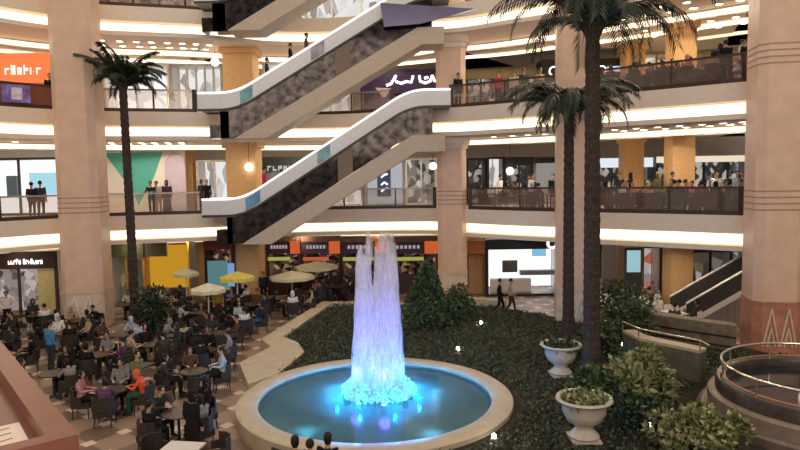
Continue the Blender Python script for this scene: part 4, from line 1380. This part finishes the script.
def body_mesh(name, pose, robe=False):
    """one continuous body; slots: skin, top, bottom, shoes, eyes, lips. The figure faces -y."""
    J = POSES[pose]
    mb = MB()
    segs = []

    def limb(pts, rad, slot, n=10):
        mb.tube(pts, rad, n)
        for a, b, r in zip(pts[:-1], pts[1:], rad):
            segs.append((Vector(a), Vector(b), slot, r))
    pel, che, nek, hed = [Vector(J[k]) for k in ('pel', 'che', 'nek', 'hed')]
    mid = pel.lerp(che, .5)
    # trunk: three side-by-side columns give a flattened, shouldered torso
    for s in (-1, 0, 1):
        o1, o2, o3 = Vector((.075 * s, 0, 0)), Vector((.065 * s, 0, 0)), Vector((.105 * s, 0, 0))
        limb([pel + o1 - Vector((0, 0, .08)), pel + o1, mid + o2, che + o3, che + o3 * 1.15 + (nek - che) * .45], [.08, .105, .09, .098, .05], 1)
    segs.append((pel - Vector((0, 0, .1)), pel + Vector((0, 0, .03)), 2, .1))
    limb([che + (nek - che) * .3, nek, hed - Vector((0, 0, .05))], [.075, .052, .05], 0)
    # head: skull, jaw, nose, ears
    for c, r in ((hed + Vector((0, .012, .03)), (.076, .094, .095)), (hed + Vector((0, -.025, -.05)), (.056, .066, .062))):
        v = []
        nn = 12
        prof = [(math.sin(PI * i / 8) + 1e-3, -math.cos(PI * i / 8)) for i in range(9)]
        t = MB().lathe(prof, nn)
        mb.add([(c.x + x * r[0], c.y + y * r[1], c.z + z * r[2]) for x, y, z in t.v], t.f)
    mb.tube([hed + Vector((0, -.07, .03)), hed + Vector((0, -.112, -.018)), hed + Vector((0, -.085, -.03))], [.010, .017, .012], 6)
    for s in (-1, 1):
        mb.tube([hed + Vector((.072 * s, .012, .03)), hed + Vector((.088 * s, .022, .01)), hed + Vector((.072 * s, .012, -.03))], [.012, .014, .01], 6)
    segs.append((hed + Vector((0, 0, .06)), hed - Vector((0, .03, .08)), 0, .09))
    for s, S in ((-1, 'L'), (1, 'R')):
        g = lambda k: Vector((J[k][0] * 1, J[k][1], J[k][2])) if (k in J) else None
        sh, el, wr = [Vector(J[k + S]) for k in ('sh', 'el', 'wr')]
        limb([che.lerp(sh, .6), sh, sh.lerp(el, .5), el], [.065, .064, .050, .042], 1)
        limb([el, el.lerp(wr, .4), wr], [.042, .041, .030], 1)
        fd = (wr - el).normalized()
        side = Vector((s * -1, 0, 0))
        side = (side - fd * side.dot(fd)).normalized()
        down = fd.cross(side).normalized()
        if down.z > 0:
            down = -down
        palm_ = wr + fd * .085
        for k in (-.024, -.008, .008, .024):
            limb([wr - fd * .01, palm_ + side * k], [.022, .017], 0, 7)
        for k, ln in ((-.030, .058), (-.010, .072), (.010, .078), (.030, .070)):
            b0 = palm_ + side * k - fd * .012
            limb([b0, b0 + fd * ln * .45 + down * .006, b0 + fd * ln * .75 + down * .022, b0 + fd * ln * .92 + down * .044], [.0125, .0115, .0105, .009], 0, 7)
        t0 = wr + fd * .025 + side * .02
        limb([t0, t0 + side * .032 + fd * .022, t0 + side * .036 + fd * .052 + down * .014], [.0155, .013, .010], 0, 7)
        hp, kn, an, toe = [Vector(J[k + S]) for k in ('hp', 'kn', 'an', 'to')]
        if not robe:
            limb([hp, hp.lerp(kn, .4), kn], [.098, .086, .062], 2)
            limb([kn, kn.lerp(an, .35), an], [.062, .06, .045], 2)
        heel = an + (an - toe).normalized() * .05
        heel.z = toe.z
        limb([heel, an.lerp(toe, .4) - Vector((0, 0, .012)), toe], [.035, .043, .034], 3)
        limb([an, an - Vector((0, 0, .05))], [.045, .042], 3)
    if robe:
        kL, kR, aL, aR = [Vector(J[k]) for k in ('knL', 'knR', 'anL', 'anR')]
        for s in (-1, -.33, .33, 1):
            o = Vector((s * .1, 0, 0))
            k = (kL + kR) / 2
            a = (aL + aR) / 2
            limb([pel + o * .8, pel.lerp(k, .6) + o, k + o * 1.1, k.lerp(a, .5) + o * (1.35 if pose == 'stand' else 1.0), a + o * (1.6 if pose == 'stand' else 1.0) - Vector((0, 0, .03))], [.1, .1, .09, .085, .075], 2)
    me = bpy.data.meshes.new(name)
    me.from_pydata(mb.v, [], mb.f)
    ob = bpy.data.objects.new(name, me)
    COL.objects.link(ob)
    m = ob.modifiers.new('r', 'REMESH')
    m.mode, m.voxel_size = 'VOXEL', 0.0105
    m = ob.modifiers.new('s', 'SMOOTH')
    m.factor, m.iterations = 0.5, 3
    m = ob.modifiers.new('d', 'DECIMATE')
    m.ratio = 0.16
    bpy.context.view_layer.update()
    out = bpy.data.meshes.new_from_object(ob.evaluated_get(bpy.context.evaluated_depsgraph_get()))
    bpy.data.objects.remove(ob)
    out.name = name
    n = len(out.polygons)
    cen = np.empty(n * 3)
    out.polygons.foreach_get('center', cen)
    cen = cen.reshape(-1, 3)
    best, idx = np.full(n, 1e9), np.zeros(n, int)
    for a, b, slot, r in segs:
        a, b = np.array(a), np.array(b)
        ab = b - a
        t = np.clip(((cen - a) @ ab) / max(ab @ ab, 1e-9), 0, 1)
        dist = np.linalg.norm(cen - (a + t[:, None] * ab), axis=1) - r
        q = dist < best
        best[q], idx[q] = dist[q], slot
    h = np.array(hed)
    idx[np.linalg.norm(cen - (h + np.array([0, 0, 0])), axis=1) < .125] = 0
    for s in (-1, 1):
        idx[np.linalg.norm(cen - (h + np.array([.031 * s, -.078, .022])), axis=1) < .017] = 4
    lip = np.abs(cen - (h + np.array([0, -.088, -.058])))
    idx[(lip[:, 0] < .026) & (lip[:, 1] < .03) & (lip[:, 2] < .010)] = 5
    for mm in (SKINS[0], CLOTH['black'], CLOTH['black'], SHOEM, EYEM, LIPM):
        out.materials.append(mm)
    out.polygons.foreach_set('material_index', idx.astype(np.int32))
    out.polygons.foreach_set('use_smooth', [True] * n)
    return out


def sym(d):
    o = {}
    for k, v in d.items():
        if k in ('pel', 'che', 'nek', 'hed'):
            o[k] = v
        elif k[-1] in 'LR':
            o[k] = v
        else:
            o[k + 'R'] = v
            o[k + 'L'] = (-v[0], v[1], v[2])
    return o


STAND = dict(pel=(0, 0, .95), che=(0, .01, 1.28), nek=(0, .0, 1.47), hed=(0, -.02, 1.61), sh=(.185, .01, 1.395), el=(.225, .03, 1.11), wr=(.215, -.07, .87), hp=(.09, 0, .90), kn=(.10, -.01, .49), an=(.10, .03, .09), to=(.12, -.15, .036))
SIT = dict(pel=(0, .04, .60), che=(0, .06, .93), nek=(0, .03, 1.12), hed=(0, -.0, 1.26), sh=(.185, .05, 1.045), el=(.235, -.03, .79), wr=(.15, -.24, .80), hp=(.09, .02, .57), kn=(.11, -.40, .555), an=(.12, -.40, .09), to=(.13, -.58, .036))
POSES = {
    'stand': sym(STAND),
    'walk': sym({**STAND, 'hpR': (.09, 0, .9), 'knR': (.09, -.16, .50), 'anR': (.09, -.20, .09), 'toR': (.10, -.38, .045), 'knL': (-.09, .05, .49), 'anL': (-.09, .30, .14), 'toL': (-.10, .17, .04), 'elR': (.22, .12, 1.12), 'wrR': (.21, .10, .87), 'elL': (-.22, -.04, 1.12), 'wrL': (-.20, -.20, .92)}),
    'lean': sym({**STAND, 'che': (0, -.07, 1.26), 'nek': (0, -.14, 1.43), 'hed': (0, -.19, 1.56), 'sh': (.185, -.10, 1.36), 'el': (.24, -.22, 1.13), 'wr': (.12, -.40, 1.16)}),
    'sit': sym(SIT),
    'sit_forward': sym({**SIT, 'che': (0, -.05, .91), 'nek': (0, -.13, 1.08), 'hed': (0, -.19, 1.20), 'sh': (.185, -.08, 1.01), 'el': (.26, -.22, .80), 'wr': (.10, -.40, .82)}),
    'sit_back': sym({**SIT, 'che': (0, .12, .92), 'nek': (0, .13, 1.11), 'hed': (0, .10, 1.25), 'sh': (.185, .12, 1.03), 'el': (.25, .06, .78), 'wr': (.16, -.15, .70)}),
}
del cam_d
BODY = {}
for pn, rb_ in (('stand', 0), ('walk', 0), ('lean', 0), ('sit', 0), ('sit_forward', 0), ('sit_back', 0), ('stand', 1), ('sit', 1), ('sit_forward', 1)):
    BODY[(pn, rb_)] = body_mesh('person_body', pn, bool(rb_))


def head_cover(kind):
    """hair or scarf mesh round a head centred on the origin"""
    t = MB().lathe([(math.sin(PI * i / 14) + 1e-3, -math.cos(PI * i / 14)) for i in range(15)], 18)
    mb = MB()
    v = []
    for x, y, z in t.v:
        X, Y, Z = x * .088, y * .106 + .014, z * .106 + .034
        if kind == 'short':
            if Y < -.055 and Z < .085:
                Y = -.055
            Z = max(Z, -.03 if Y > .02 else .01)
        elif kind == 'long':
            if Y < -.05 and Z < .085:
                Y = -.05
            if Z < 0:
                Z = Z * 2.3
                X *= 1.12
                Y = max(Y, -.01) * 1.1
        else:
            if Y < -.068 and Z < .08:
                Y = -.068
            if Z < -.01:
                f = min(1, (-.01 - Z) / .06)
                Z = -.01 - f * .19
                X *= 1 + .75 * f
                Y *= 1 + .35 * f
            X *= 1.06
        v.append((X, Y, Z))
    mb.add(v, t.f)
    o = mb.build('hair', HAIRM, None, True)
    me = o.data
    bpy.data.objects.remove(o)
    return me


HEADM = {k: head_cover(k) for k in ('short', 'long', 'scarf')}


def person(pose, robe, top, bottom, hair, loc, rz, label, group=None, scarf=None, skin=0, scale=1.0):
    o = bpy.data.objects.new('person', BODY[(pose, robe)])
    COL.objects.link(o)
    tag(o, label, 'person', group)
    for i, m in enumerate((SKINS[skin], CLOTH[top], CLOTH[bottom])):
        o.material_slots[i].link = 'OBJECT'
        o.material_slots[i].material = m
    o.location, o.rotation_euler, o.scale = loc, (0, 0, rz), (scale,) * 3
    h = bpy.data.objects.new('headscarf' if hair == 'scarf' else 'hair', HEADM[hair])
    COL.objects.link(h)
    h.parent = o
    h.location = POSES[pose]['hed']
    if hair == 'scarf':
        h.material_slots[0].link = 'OBJECT'
        h.material_slots[0].material = CLOTH[scarf or top]
    return o


RP = random.Random(77)
TOPS = ['black', 'charcoal', 'navy', 'white', 'grey', 'dusty-pink', 'beige', 'brown', 'plum', 'black', 'charcoal', 'black', 'black', 'charcoal', 'brown', 'grey', 'black', 'charcoal', 'pale blue']
BOTS = ['black', 'denim', 'charcoal', 'black', 'beige', 'brown']
CHW = pm('dark_cane_chair', (0.035, 0.025, 0.020), 0.6, var=0.4, scale=20)
TABW = pm('dark_table_wood', (0.05, 0.031, 0.024), 0.35, var=0.2)
LEGM = pm('dark_iron', (0.02, 0.018, 0.018), 0.5)
WCLOTH = pm('white_table_cloth', (0.72, 0.68, 0.64), 0.8, var=0.04)


def make_chair(mat, label, loc, rz, group):
    r = thing('cafe_chair', label, 'chair', loc, rz, group)
    MB().box(-.25, .25, -.25, .24, .30, .46).build('seat', mat, r)
    mb = MB()
    for i in range(7):
        a = -PI * 1.1 * .5 + PI * 1.1 * i / 6
        b = a + PI * 1.1 / 6
        if i < 6:
            f = lambda t, q: (.30 * math.sin(t) * q, -.02 + .29 * math.cos(t) * q)
            (x0, y0), (x1, y1), (x2, y2), (x3, y3) = f(a, 1), f(b, 1), f(b, 1.13), f(a, 1.13)
            z1a = .86 if abs(a + b) / 2 < .9 else .66
            mb.add([(x0, y0, .46), (x1, y1, .46), (x2, y2, .46), (x3, y3, .46), (x0, y0, z1a), (x1, y1, z1a), (x2, y2, z1a), (x3, y3, z1a)], [(0, 3, 2, 1), (4, 5, 6, 7), (0, 1, 5, 4), (1, 2, 6, 5), (2, 3, 7, 6), (3, 0, 4, 7)])
    mb.build('backrest', mat, r)
    for sx in (-1, 1):
        for sy in (-1, 1):
            MB().tube([(.20 * sx, .20 * sy, .30), (.23 * sx, .22 * sy, 0)], [.018, .014], 6).build('leg', LEGM, r)
    return r


def make_table(name, label, loc, topm, R=.40, square=False, cloth=False, group=None):
    r = thing(name, label, 'table', loc, RP.uniform(-.3, .3), group)
    if square:
        MB().prism([(-R, -R), (R, -R), (R, R), (-R, R)], .71, .75).build('tabletop', topm, r)
    else:
        MB().lathe([(.001, .71), (R, .71), (R + .01, .73), (R, .75), (.001, .75)], 24).build('tabletop', topm, r, True)
    MB().tube([(0, 0, .02), (0, 0, .71)], .035, 8).build('pedestal', LEGM, r)
    MB().lathe([(.001, 0), (.15, 0), (.14, .03), (.001, .05)], 16).build('base', LEGM, r, True)
    return r


CH0 = {}
BLOCK = [(-14.5, 29.4, 1.45), (2.72, 33.4, 1.2), (7.62, 28.1, 1.25), (13.45, 23.2, 1.4), (13.51, 31.0, 1.1), (12.99, 36.0, 1.1), (-8.56, 35.6, 1.4), (-17.5, 33.6, 1.1), (-12.3, 29.0, .75), (-11.1, 27.6, 1.3), (PC.x, PC.y, 4.3)]


def chair_at(kind, label, loc, rz, group):
    if kind not in CH0:
        CH0[kind] = make_chair(CHW if kind == 'dark' else WHITE, label, loc, rz, group)
        return CH0[kind]
    return dup(CH0[kind], loc, rz, label, group)


def table_set(where, x, y, z, seats, square=False, topm=None, kind='dark', cloth=False, fill=0.75, who=None, a0=None):
    """a table, its chairs and the diners on them; WHERE singles the table out in words"""
    make_table('cafe_table', ('white-topped ' if topm else 'dark ') + ('square' if square else 'round') + ' table ' + where, (x, y, z), topm or TABW, .42, square)
    a0 = RP.uniform(0, 2 * PI) if a0 is None else a0
    used = set()
    for i in range(seats):
        a = a0 + 2 * PI * i / seats
        cx, cy = x + .83 * math.cos(a), y + .83 * math.sin(a)
        if any(math.hypot(cx - bx, cy - by) < br for bx, by, br in BLOCK):
            continue
        rz = a + PI / 2 + PI
        face = math.atan2(y - cy, x - cx) + PI / 2
        chair_at(kind, ('white' if kind == 'white' else 'dark') + ' cafe chair at table ' + where, (cx, cy, z), face, 'chairs, table ' + where)
        spec = None
        if who is not None:
            spec = who[i] if i < len(who) else None
            if spec is None:
                continue
        elif RP.random() > fill:
            continue
        if spec:
            pose, robe, top, bot, hair = spec
        else:
            robe = 1 if RP.random() < .4 else 0
            pose = RP.choice(['sit', 'sit_forward', 'sit'] if robe else ['sit', 'sit_forward', 'sit_back', 'sit'])
            hair = 'scarf' if robe else RP.choice(['short', 'short', 'long'])
            for _ in range(30):
                top, bot = RP.choice(TOPS), RP.choice(BOTS)
                if robe:
                    bot = top
                if (top, hair) not in used:
                    break
        used.add((top, hair))
        hd = {'short': 'short hair', 'long': 'long hair', 'scarf': 'headscarf'}[hair]
        lab = {'short': 'short-haired', 'long': 'long-haired', 'scarf': 'headscarfed'}[hair] + f' diner in {top}, table ' + where
        person(pose, robe, top, bot, hair, (cx, cy, z + 0.002), face, lab, 'diners, table ' + where, skin=RP.randint(0, 1), scale=RP.uniform(.95, 1.03))


# ---- ground floor food court
R_, Bk = 'red-orange', 'black'
table_set('in the open checkered floor with the red-orange diner', -8.3, 17.95, 0, 4, who=[('sit_forward', 1, 'red-orange', 'dark green', 'scarf'), ('sit', 0, 'grey', 'black', 'short'), ('sit', 0, 'dusty-pink', 'black', 'long'), ('sit_forward', 0, 'plum', 'white', 'long')], a0=.15)
table_set('with black-clad diners nearest the pool rim', -5.75, 16.0, 0, 4, who=[('sit', 1, 'black', 'black', 'scarf'), ('sit_forward', 0, 'charcoal', 'black', 'short'), ('sit', 0, 'black', 'black', 'short'), ('sit', 0, 'grey', 'black', 'long')], a0=1.0)
TS = [('next to the pool rim joint of the kerb', -6.5, 19.6, 4), ('by the outer bend of the stone kerb', -6.95, 22.1, 4), ('halfway between the open floor and the palm shrub', -10.5, 21.7, 4),
      ('beyond the person in bright blue', -13.4, 25.0, 4), ('closest to the red-brown wooden stand', -13.9, 21.9, 3), ('in front of the ground floor cafe, far side', -16.4, 28.6, 4), ('in front of the ground floor cafe, near side', -16.6, 25.6, 4),
      ('in front of the pale zigzag plinth', -14.0, 27.3, 4), ('one row nearer than the palm shrub', -11.0, 24.6, 4), ('two rows in front of the juice kiosk', -8.6, 25.2, 4), ('one row in front of the juice kiosk', -9.2, 28.6, 4),
      ('beside the kerb, level with the palm shrub', -6.9, 27.3, 4), ('under the yellow-topped parasol', -7.3, 30.2, 4), ('under the pale parasol before the yellow stall', -10.0, 31.2, 4), ('behind the kerb below the food counters', -5.0, 33.4, 4),
      ('directly behind the fountain below the food counters', -1.9, 33.9, 4), ('between the palm shrub and the yellow stall', -12.2, 32.2, 3), ('tucked between plinth pillar and ochre column', -15.6, 31.6, 3), ('left of the pool behind the black-clad party', -8.6, 20.3, 3), ('beside the kerb bend, one row further back', -7.3, 24.6, 4), ('second from the kerb, level with its outer bend', -9.0, 23.0, 4),
      ('between the blue shirt and the zigzag plinth', -15.3, 23.2, 4), ('hard against the single palm trunk', -13.4, 30.7, 3), ('third from the kerb below the pale parasol', -8.7, 32.6, 4), ('next to the kerb tip below the counters', -5.3, 30.9, 4),
      ('behind the wide cream parasol pole', -3.6, 35.0, 4), ('two steps behind the person in olive', -10.9, 19.6, 3)]
for wh, x, y, n in TS:
    table_set(wh, x, y, 0, n, square=RP.random() < .5, fill=.85)
table_set('with white cloth at the front edge beside the pool', -4.95, 13.75, 0, 3, square=True, topm=WCLOTH, fill=.0, a0=.52)
for px, py, top, hair, nm in ((295, 440, 'brown', 'long', 'nearest the white cloth table'), (310, 444, 'charcoal', 'short', 'between two others'), (328, 437, 'black', 'long', 'furthest from the white cloth table')):
    p_ = onz(px, py, 1.28)
    person('sit', 0, top, 'black', hair, (p_.x, p_.y, .002), PI + RP.uniform(-.2, .2), f'diner in {top} facing the pool from its front edge, {nm}')
    chair_at('dark', f'dark cafe chair at the front of the pool, {nm}', (p_.x, p_.y, 0), PI, None)
# ground floor, right of the palms: white tables
for i, (x, y) in enumerate([(9.3, 30.3), (10.9, 29.3), (10.2, 32.0), (11.6, 27.0), (12.2, 30.9)]):
    table_set(['behind the palm trunks on the ground floor', 'before the peach column under the dining terrace', 'below the blue advertising screen', 'at the foot of the white-edged staircase', 'between the peach column and the staircase'][i], x, y, 0, 4, square=True, topm=WCLOTH, kind='white', fill=.7)

# ---- dining terraces upstairs
k = 0
for row, off in enumerate((1.35, 3.7)):
    for i, px in enumerate((606, 629, 652, 675, 698, 721, 740)):
        q = edge_at(px + row * 8, 1, off)
        if row and px in (652, 675, 740):
            continue
        table_set(f"{ORD[i]} from the palms, {'railing' if row == 0 else 'inner'} row of dining terrace", q.x, q.y, FZ[1], 4, square=True, fill=.9, a0=RP.uniform(.5, 1.0))
for i, px in enumerate((608, 634, 660, 686, 712)):
    q = edge_at(px, 2, 1.3)
    table_set(f"{ORD[i]} from the palms behind the topmost smoked railing", q.x, q.y, FZ[2], 4, square=True, fill=.8, a0=.7)
for i, px in enumerate((482, 508, 535)):
    q = edge_at(px, 1, 1.4)
    table_set(f"{ORD[i]} from the slim pillar on the middle storey", q.x, q.y, FZ[1], 4, square=True, fill=.8)

# ---- people on foot
def walker(pose, robe, top, bot, hair, px, py, z, rz, label, Y=None, scale=1.0):
    if Y is None:
        p = onz(px, py, z)
    else:
        p = ony(px, py, Y)
    return person(pose, robe, top, bot, hair, (p.x, p.y, z + .002), rz, label, scale=scale)


def railer(pose, robe, top, bot, hair, px, off, lev, rz, label, scale=1.0):
    q = edge_at(px, lev, off)
    return person(pose, robe, top, bot, hair, (q.x, q.y, FZ[lev] + .002), rz, label, scale=scale)


walker('stand', 0, 'bright blue', 'charcoal', 'short', 52, 371, 0, 2.6, 'person in a bright blue shirt standing among the cafe tables', scale=1.05)
person('stand', 1, 'black', 'black', 'scarf', (-5.0, 14.82, .002), 2.7, 'robed person in black standing between the white cloth table and the black-clad diners')
walker('walk', 0, 'olive', 'brown', 'short', 139, 408, 0, 1.2, 'person in olive walking behind the red-orange diner')
walker('walk', 0, 'black', 'black', 'short', 500, 314, 0, 1.4, 'person in black walking past the bright white ground floor store')
walker('walk', 0, 'beige', 'charcoal', 'short', 511, 314, 0, 1.4, 'person in beige top walking in front of the bright white ground floor store')
walker('stand', 0, 'white', 'black', 'short', 8, 328, 0, 0.6, 'person in a white shirt standing by the ground floor cafe')
walker('stand', 0, 'crimson', 'black', 'short', 70, 318, 0, 2.0, 'person in crimson standing just in front of the pale zigzag plinth')
walker('stand', 0, 'mustard', 'brown', 'short', 219, 322, 0, 0.3, 'person in mustard standing below the yellow parasol')
walker('stand', 0, 'navy', 'black', 'short', 264, 303, 0, 0.2, 'person in navy standing against the tan pillar under the escalator')
walker('stand', 0, 'grey', 'denim', 'short', 598, 306, 0, 0.2, 'person in grey standing just beyond the palm trunks on the ground floor')
railer('stand', 0, 'black', 'black', 'short', 40, 1.0, 1, PI, 'person in black facing the white middle-storey store, further from the pillar')
railer('stand', 0, 'charcoal', 'black', 'short', 48, 1.0, 1, PI + .2, 'person in charcoal facing the white middle-storey store, nearer the pillar', 1.03)
railer('stand', 0, 'black', 'black', 'short', 3, .8, 1, PI, 'lone person in black at the picture edge before the white middle-storey store')
railer('lean', 0, 'charcoal', 'black', 'short', 151, .62, 1, .1, 'onlooker in charcoal at the railing before the teal hoarding')
railer('lean', 0, 'white', 'beige', 'short', 158, .62, 1, -.1, 'onlooker in white at the railing before the teal hoarding')
railer('stand', 1, 'plum', 'plum', 'scarf', 166.5, .62, 1, .2, 'onlooker in plum robe at the railing beside the lilac arch')
railer('stand', 0, 'black', 'black', 'short', 216, 2.9, 1, .5, 'person in black standing before the white-lit store')
railer('stand', 0, 'charcoal', 'black', 'long', 209, 3.2, 1, .9, 'person in charcoal with long hair before the white-lit store')
railer('stand', 0, 'black', 'black', 'short', 458, .36, 2, .3, 'person in black standing at the upper railing by the slim pillar')
railer('stand', 0, 'black', 'charcoal', 'short', 60, .6, 2, .4, 'person in black at the end of the dark red railing')
railer('stand', 0, 'white', 'black', 'short', 736, .8, 2, .8, 'person in white shirt standing at the upper railing next to the thick peach pillar')
railer('stand', 0, 'black', 'black', 'short', 742, .5, 2, .2, 'person in black at the upper railing against the thick peach pillar', .97)
railer('lean', 0, 'black', 'black', 'short', 722, .55, 2, PI, 'broad person in black leaning on the upper railing near the thick peach pillar', 1.05)
railer('lean', 1 - 1, 'charcoal', 'black', 'long', 716, .6, 2, PI, 'person in charcoal beside the one in black leaning on the upper railing')
railer('stand', 0, 'charcoal', 'black', 'short', 650, 3.2, 2, .2, 'person in charcoal standing behind the topmost diners by the golden column')
for i, (px, off, top, bot, hair, rb_) in enumerate([(601, 2.4, 'charcoal', 'black', 'short', 0), (612, 2.6, 'black', 'black', 'scarf', 1), (641, 2.5, 'olive', 'olive', 'scarf', 1), (626, 5.0, 'black', 'black', 'short', 0), (656, 2.6, 'grey', 'black', 'short', 0), (700, 2.6, 'white', 'black', 'short', 0),
                                                  (709, 5.1, 'charcoal', 'charcoal', 'scarf', 1), (724, 2.6, 'pale blue', 'denim', 'short', 0), (736, 5.0, 'beige', 'black', 'short', 0), (694, 3.4, 'navy', 'black', 'short', 0)]):
    railer('stand', rb_, top, bot, hair, px, off, 1, RP.uniform(-1, 1), f'standing figure in {top}, {ORD[i]} standing one from the palms on the dining terrace')
for i, (px, off, top, bot) in enumerate([(474, 2.2, 'white', 'black'), (492, 3.2, 'charcoal', 'black'), (499, 2.9, 'white', 'denim'), (524, 3.1, 'black', 'black'), (550, 3.0, 'grey', 'black')]):
    railer('stand', 0, top, bot, 'short', px, off, 1, RP.uniform(-1, 1), f'figure in {top} standing {ORD[i]} from the slim pillar behind the smoked railing')
for i, (px, off, top, bot) in enumerate([(488, 1.2, 'crimson', 'black'), (500, 1.6, 'white', 'black'), (515, 1.2, 'charcoal', 'black'), (530, 1.5, 'beige', 'black')]):
    railer('stand', 0, top, bot, 'short', px, off, 2, RP.uniform(-.5, .5), f'figure in {top} standing before the dark upper display windows')
# riders on the escalators
for px, z0_, z1_, pb, pt, top, lab in [(266, FZ[2], FZ[3], 240, 418, 'charcoal', 'rider in charcoal low on the middle escalator'), (290, FZ[2], FZ[3], 240, 418, 'black', 'rider in black partway up the middle escalator'),
                                       (309, FZ[2], FZ[3], 240, 418, 'brown', 'rider in brown highest on the middle escalator'), (262, FZ[1], FZ[2], 243, 411, 'crimson', 'rider in crimson low on the lower escalator')]:
    k = 31.0 / FPX
    X = (px - 400) * k
    n = 22
    xb, xt = (pb - 400) * k, (pt - 400) * k
    i = int((X - xb) / (xt - xb) * n)
    z = z0_ + (z1_ - z0_) * (i + .5) / n
    X = xb + (xt - xb) * (i + .5) / n
    person('stand', 0, top, 'black', 'short', (X, 31.75, z + .002), PI / 2, lab, scale=.98)

# ---- parasols over the food court
def parasol(label, x, y, R, h, mat, square=False):
    r = thing('parasol', label, 'parasol', (x, y, 0))
    MB().tube([(0, 0, 0), (0, 0, h + .1)], .03, 8).build('pole', WHITE, r)
    MB().lathe([(.001, 0), (.3, 0), (.28, .08), (.001, .1)], 16).build('base', DGREY, r, True)
    n = 8
    vs = [(0, 0, h + .28)] + [(R * math.cos(2 * PI * i / n), R * math.sin(2 * PI * i / n), h) for i in range(n)] + [(R * math.cos(2 * PI * i / n), R * math.sin(2 * PI * i / n), h - .16) for i in range(n)]
    fs = [(0, 1 + i, 1 + (i + 1) % n) for i in range(n)] + [(1 + i, 1 + n + i, 1 + n + (i + 1) % n, 1 + (i + 1) % n) for i in range(n)]
    MB().add(vs, fs).build('canopy', mat, r)
    for i in range(n):
        a = 2 * PI * i / n
        MB().tube([(0, 0, h - .25), (R * .9 * math.cos(a), R * .9 * math.sin(a), h - .01)], .012, 5).build('rib', LEGM, r)
    return r


YEL = pm('yellow_canvas', (0.72, 0.60, 0.12), 0.8, var=0.15)
for lab, px, py, Y, w, m in [('yellow-topped parasol in front of the tan pillar under the escalator', 237, 277, 30.0, 36, YEL), ('pale canvas parasol below the yellow stall', 208, 289, 28.6, 36, CREAM), ('cream parasol right below the orange sign blocks', 316, 266, 34.9, 44, CREAM),
                             ('wide cream parasol before the food counters, lower of two', 292, 276, 32.9, 46, CREAM), ('green-white parasol at the foot of the yellow stall', 186, 273, 32.4, 26, CREAM)]:
    p = ony(px, py, Y)
    parasol(lab, p.x, Y, w / 2 / FPX * Y, p.z, m)
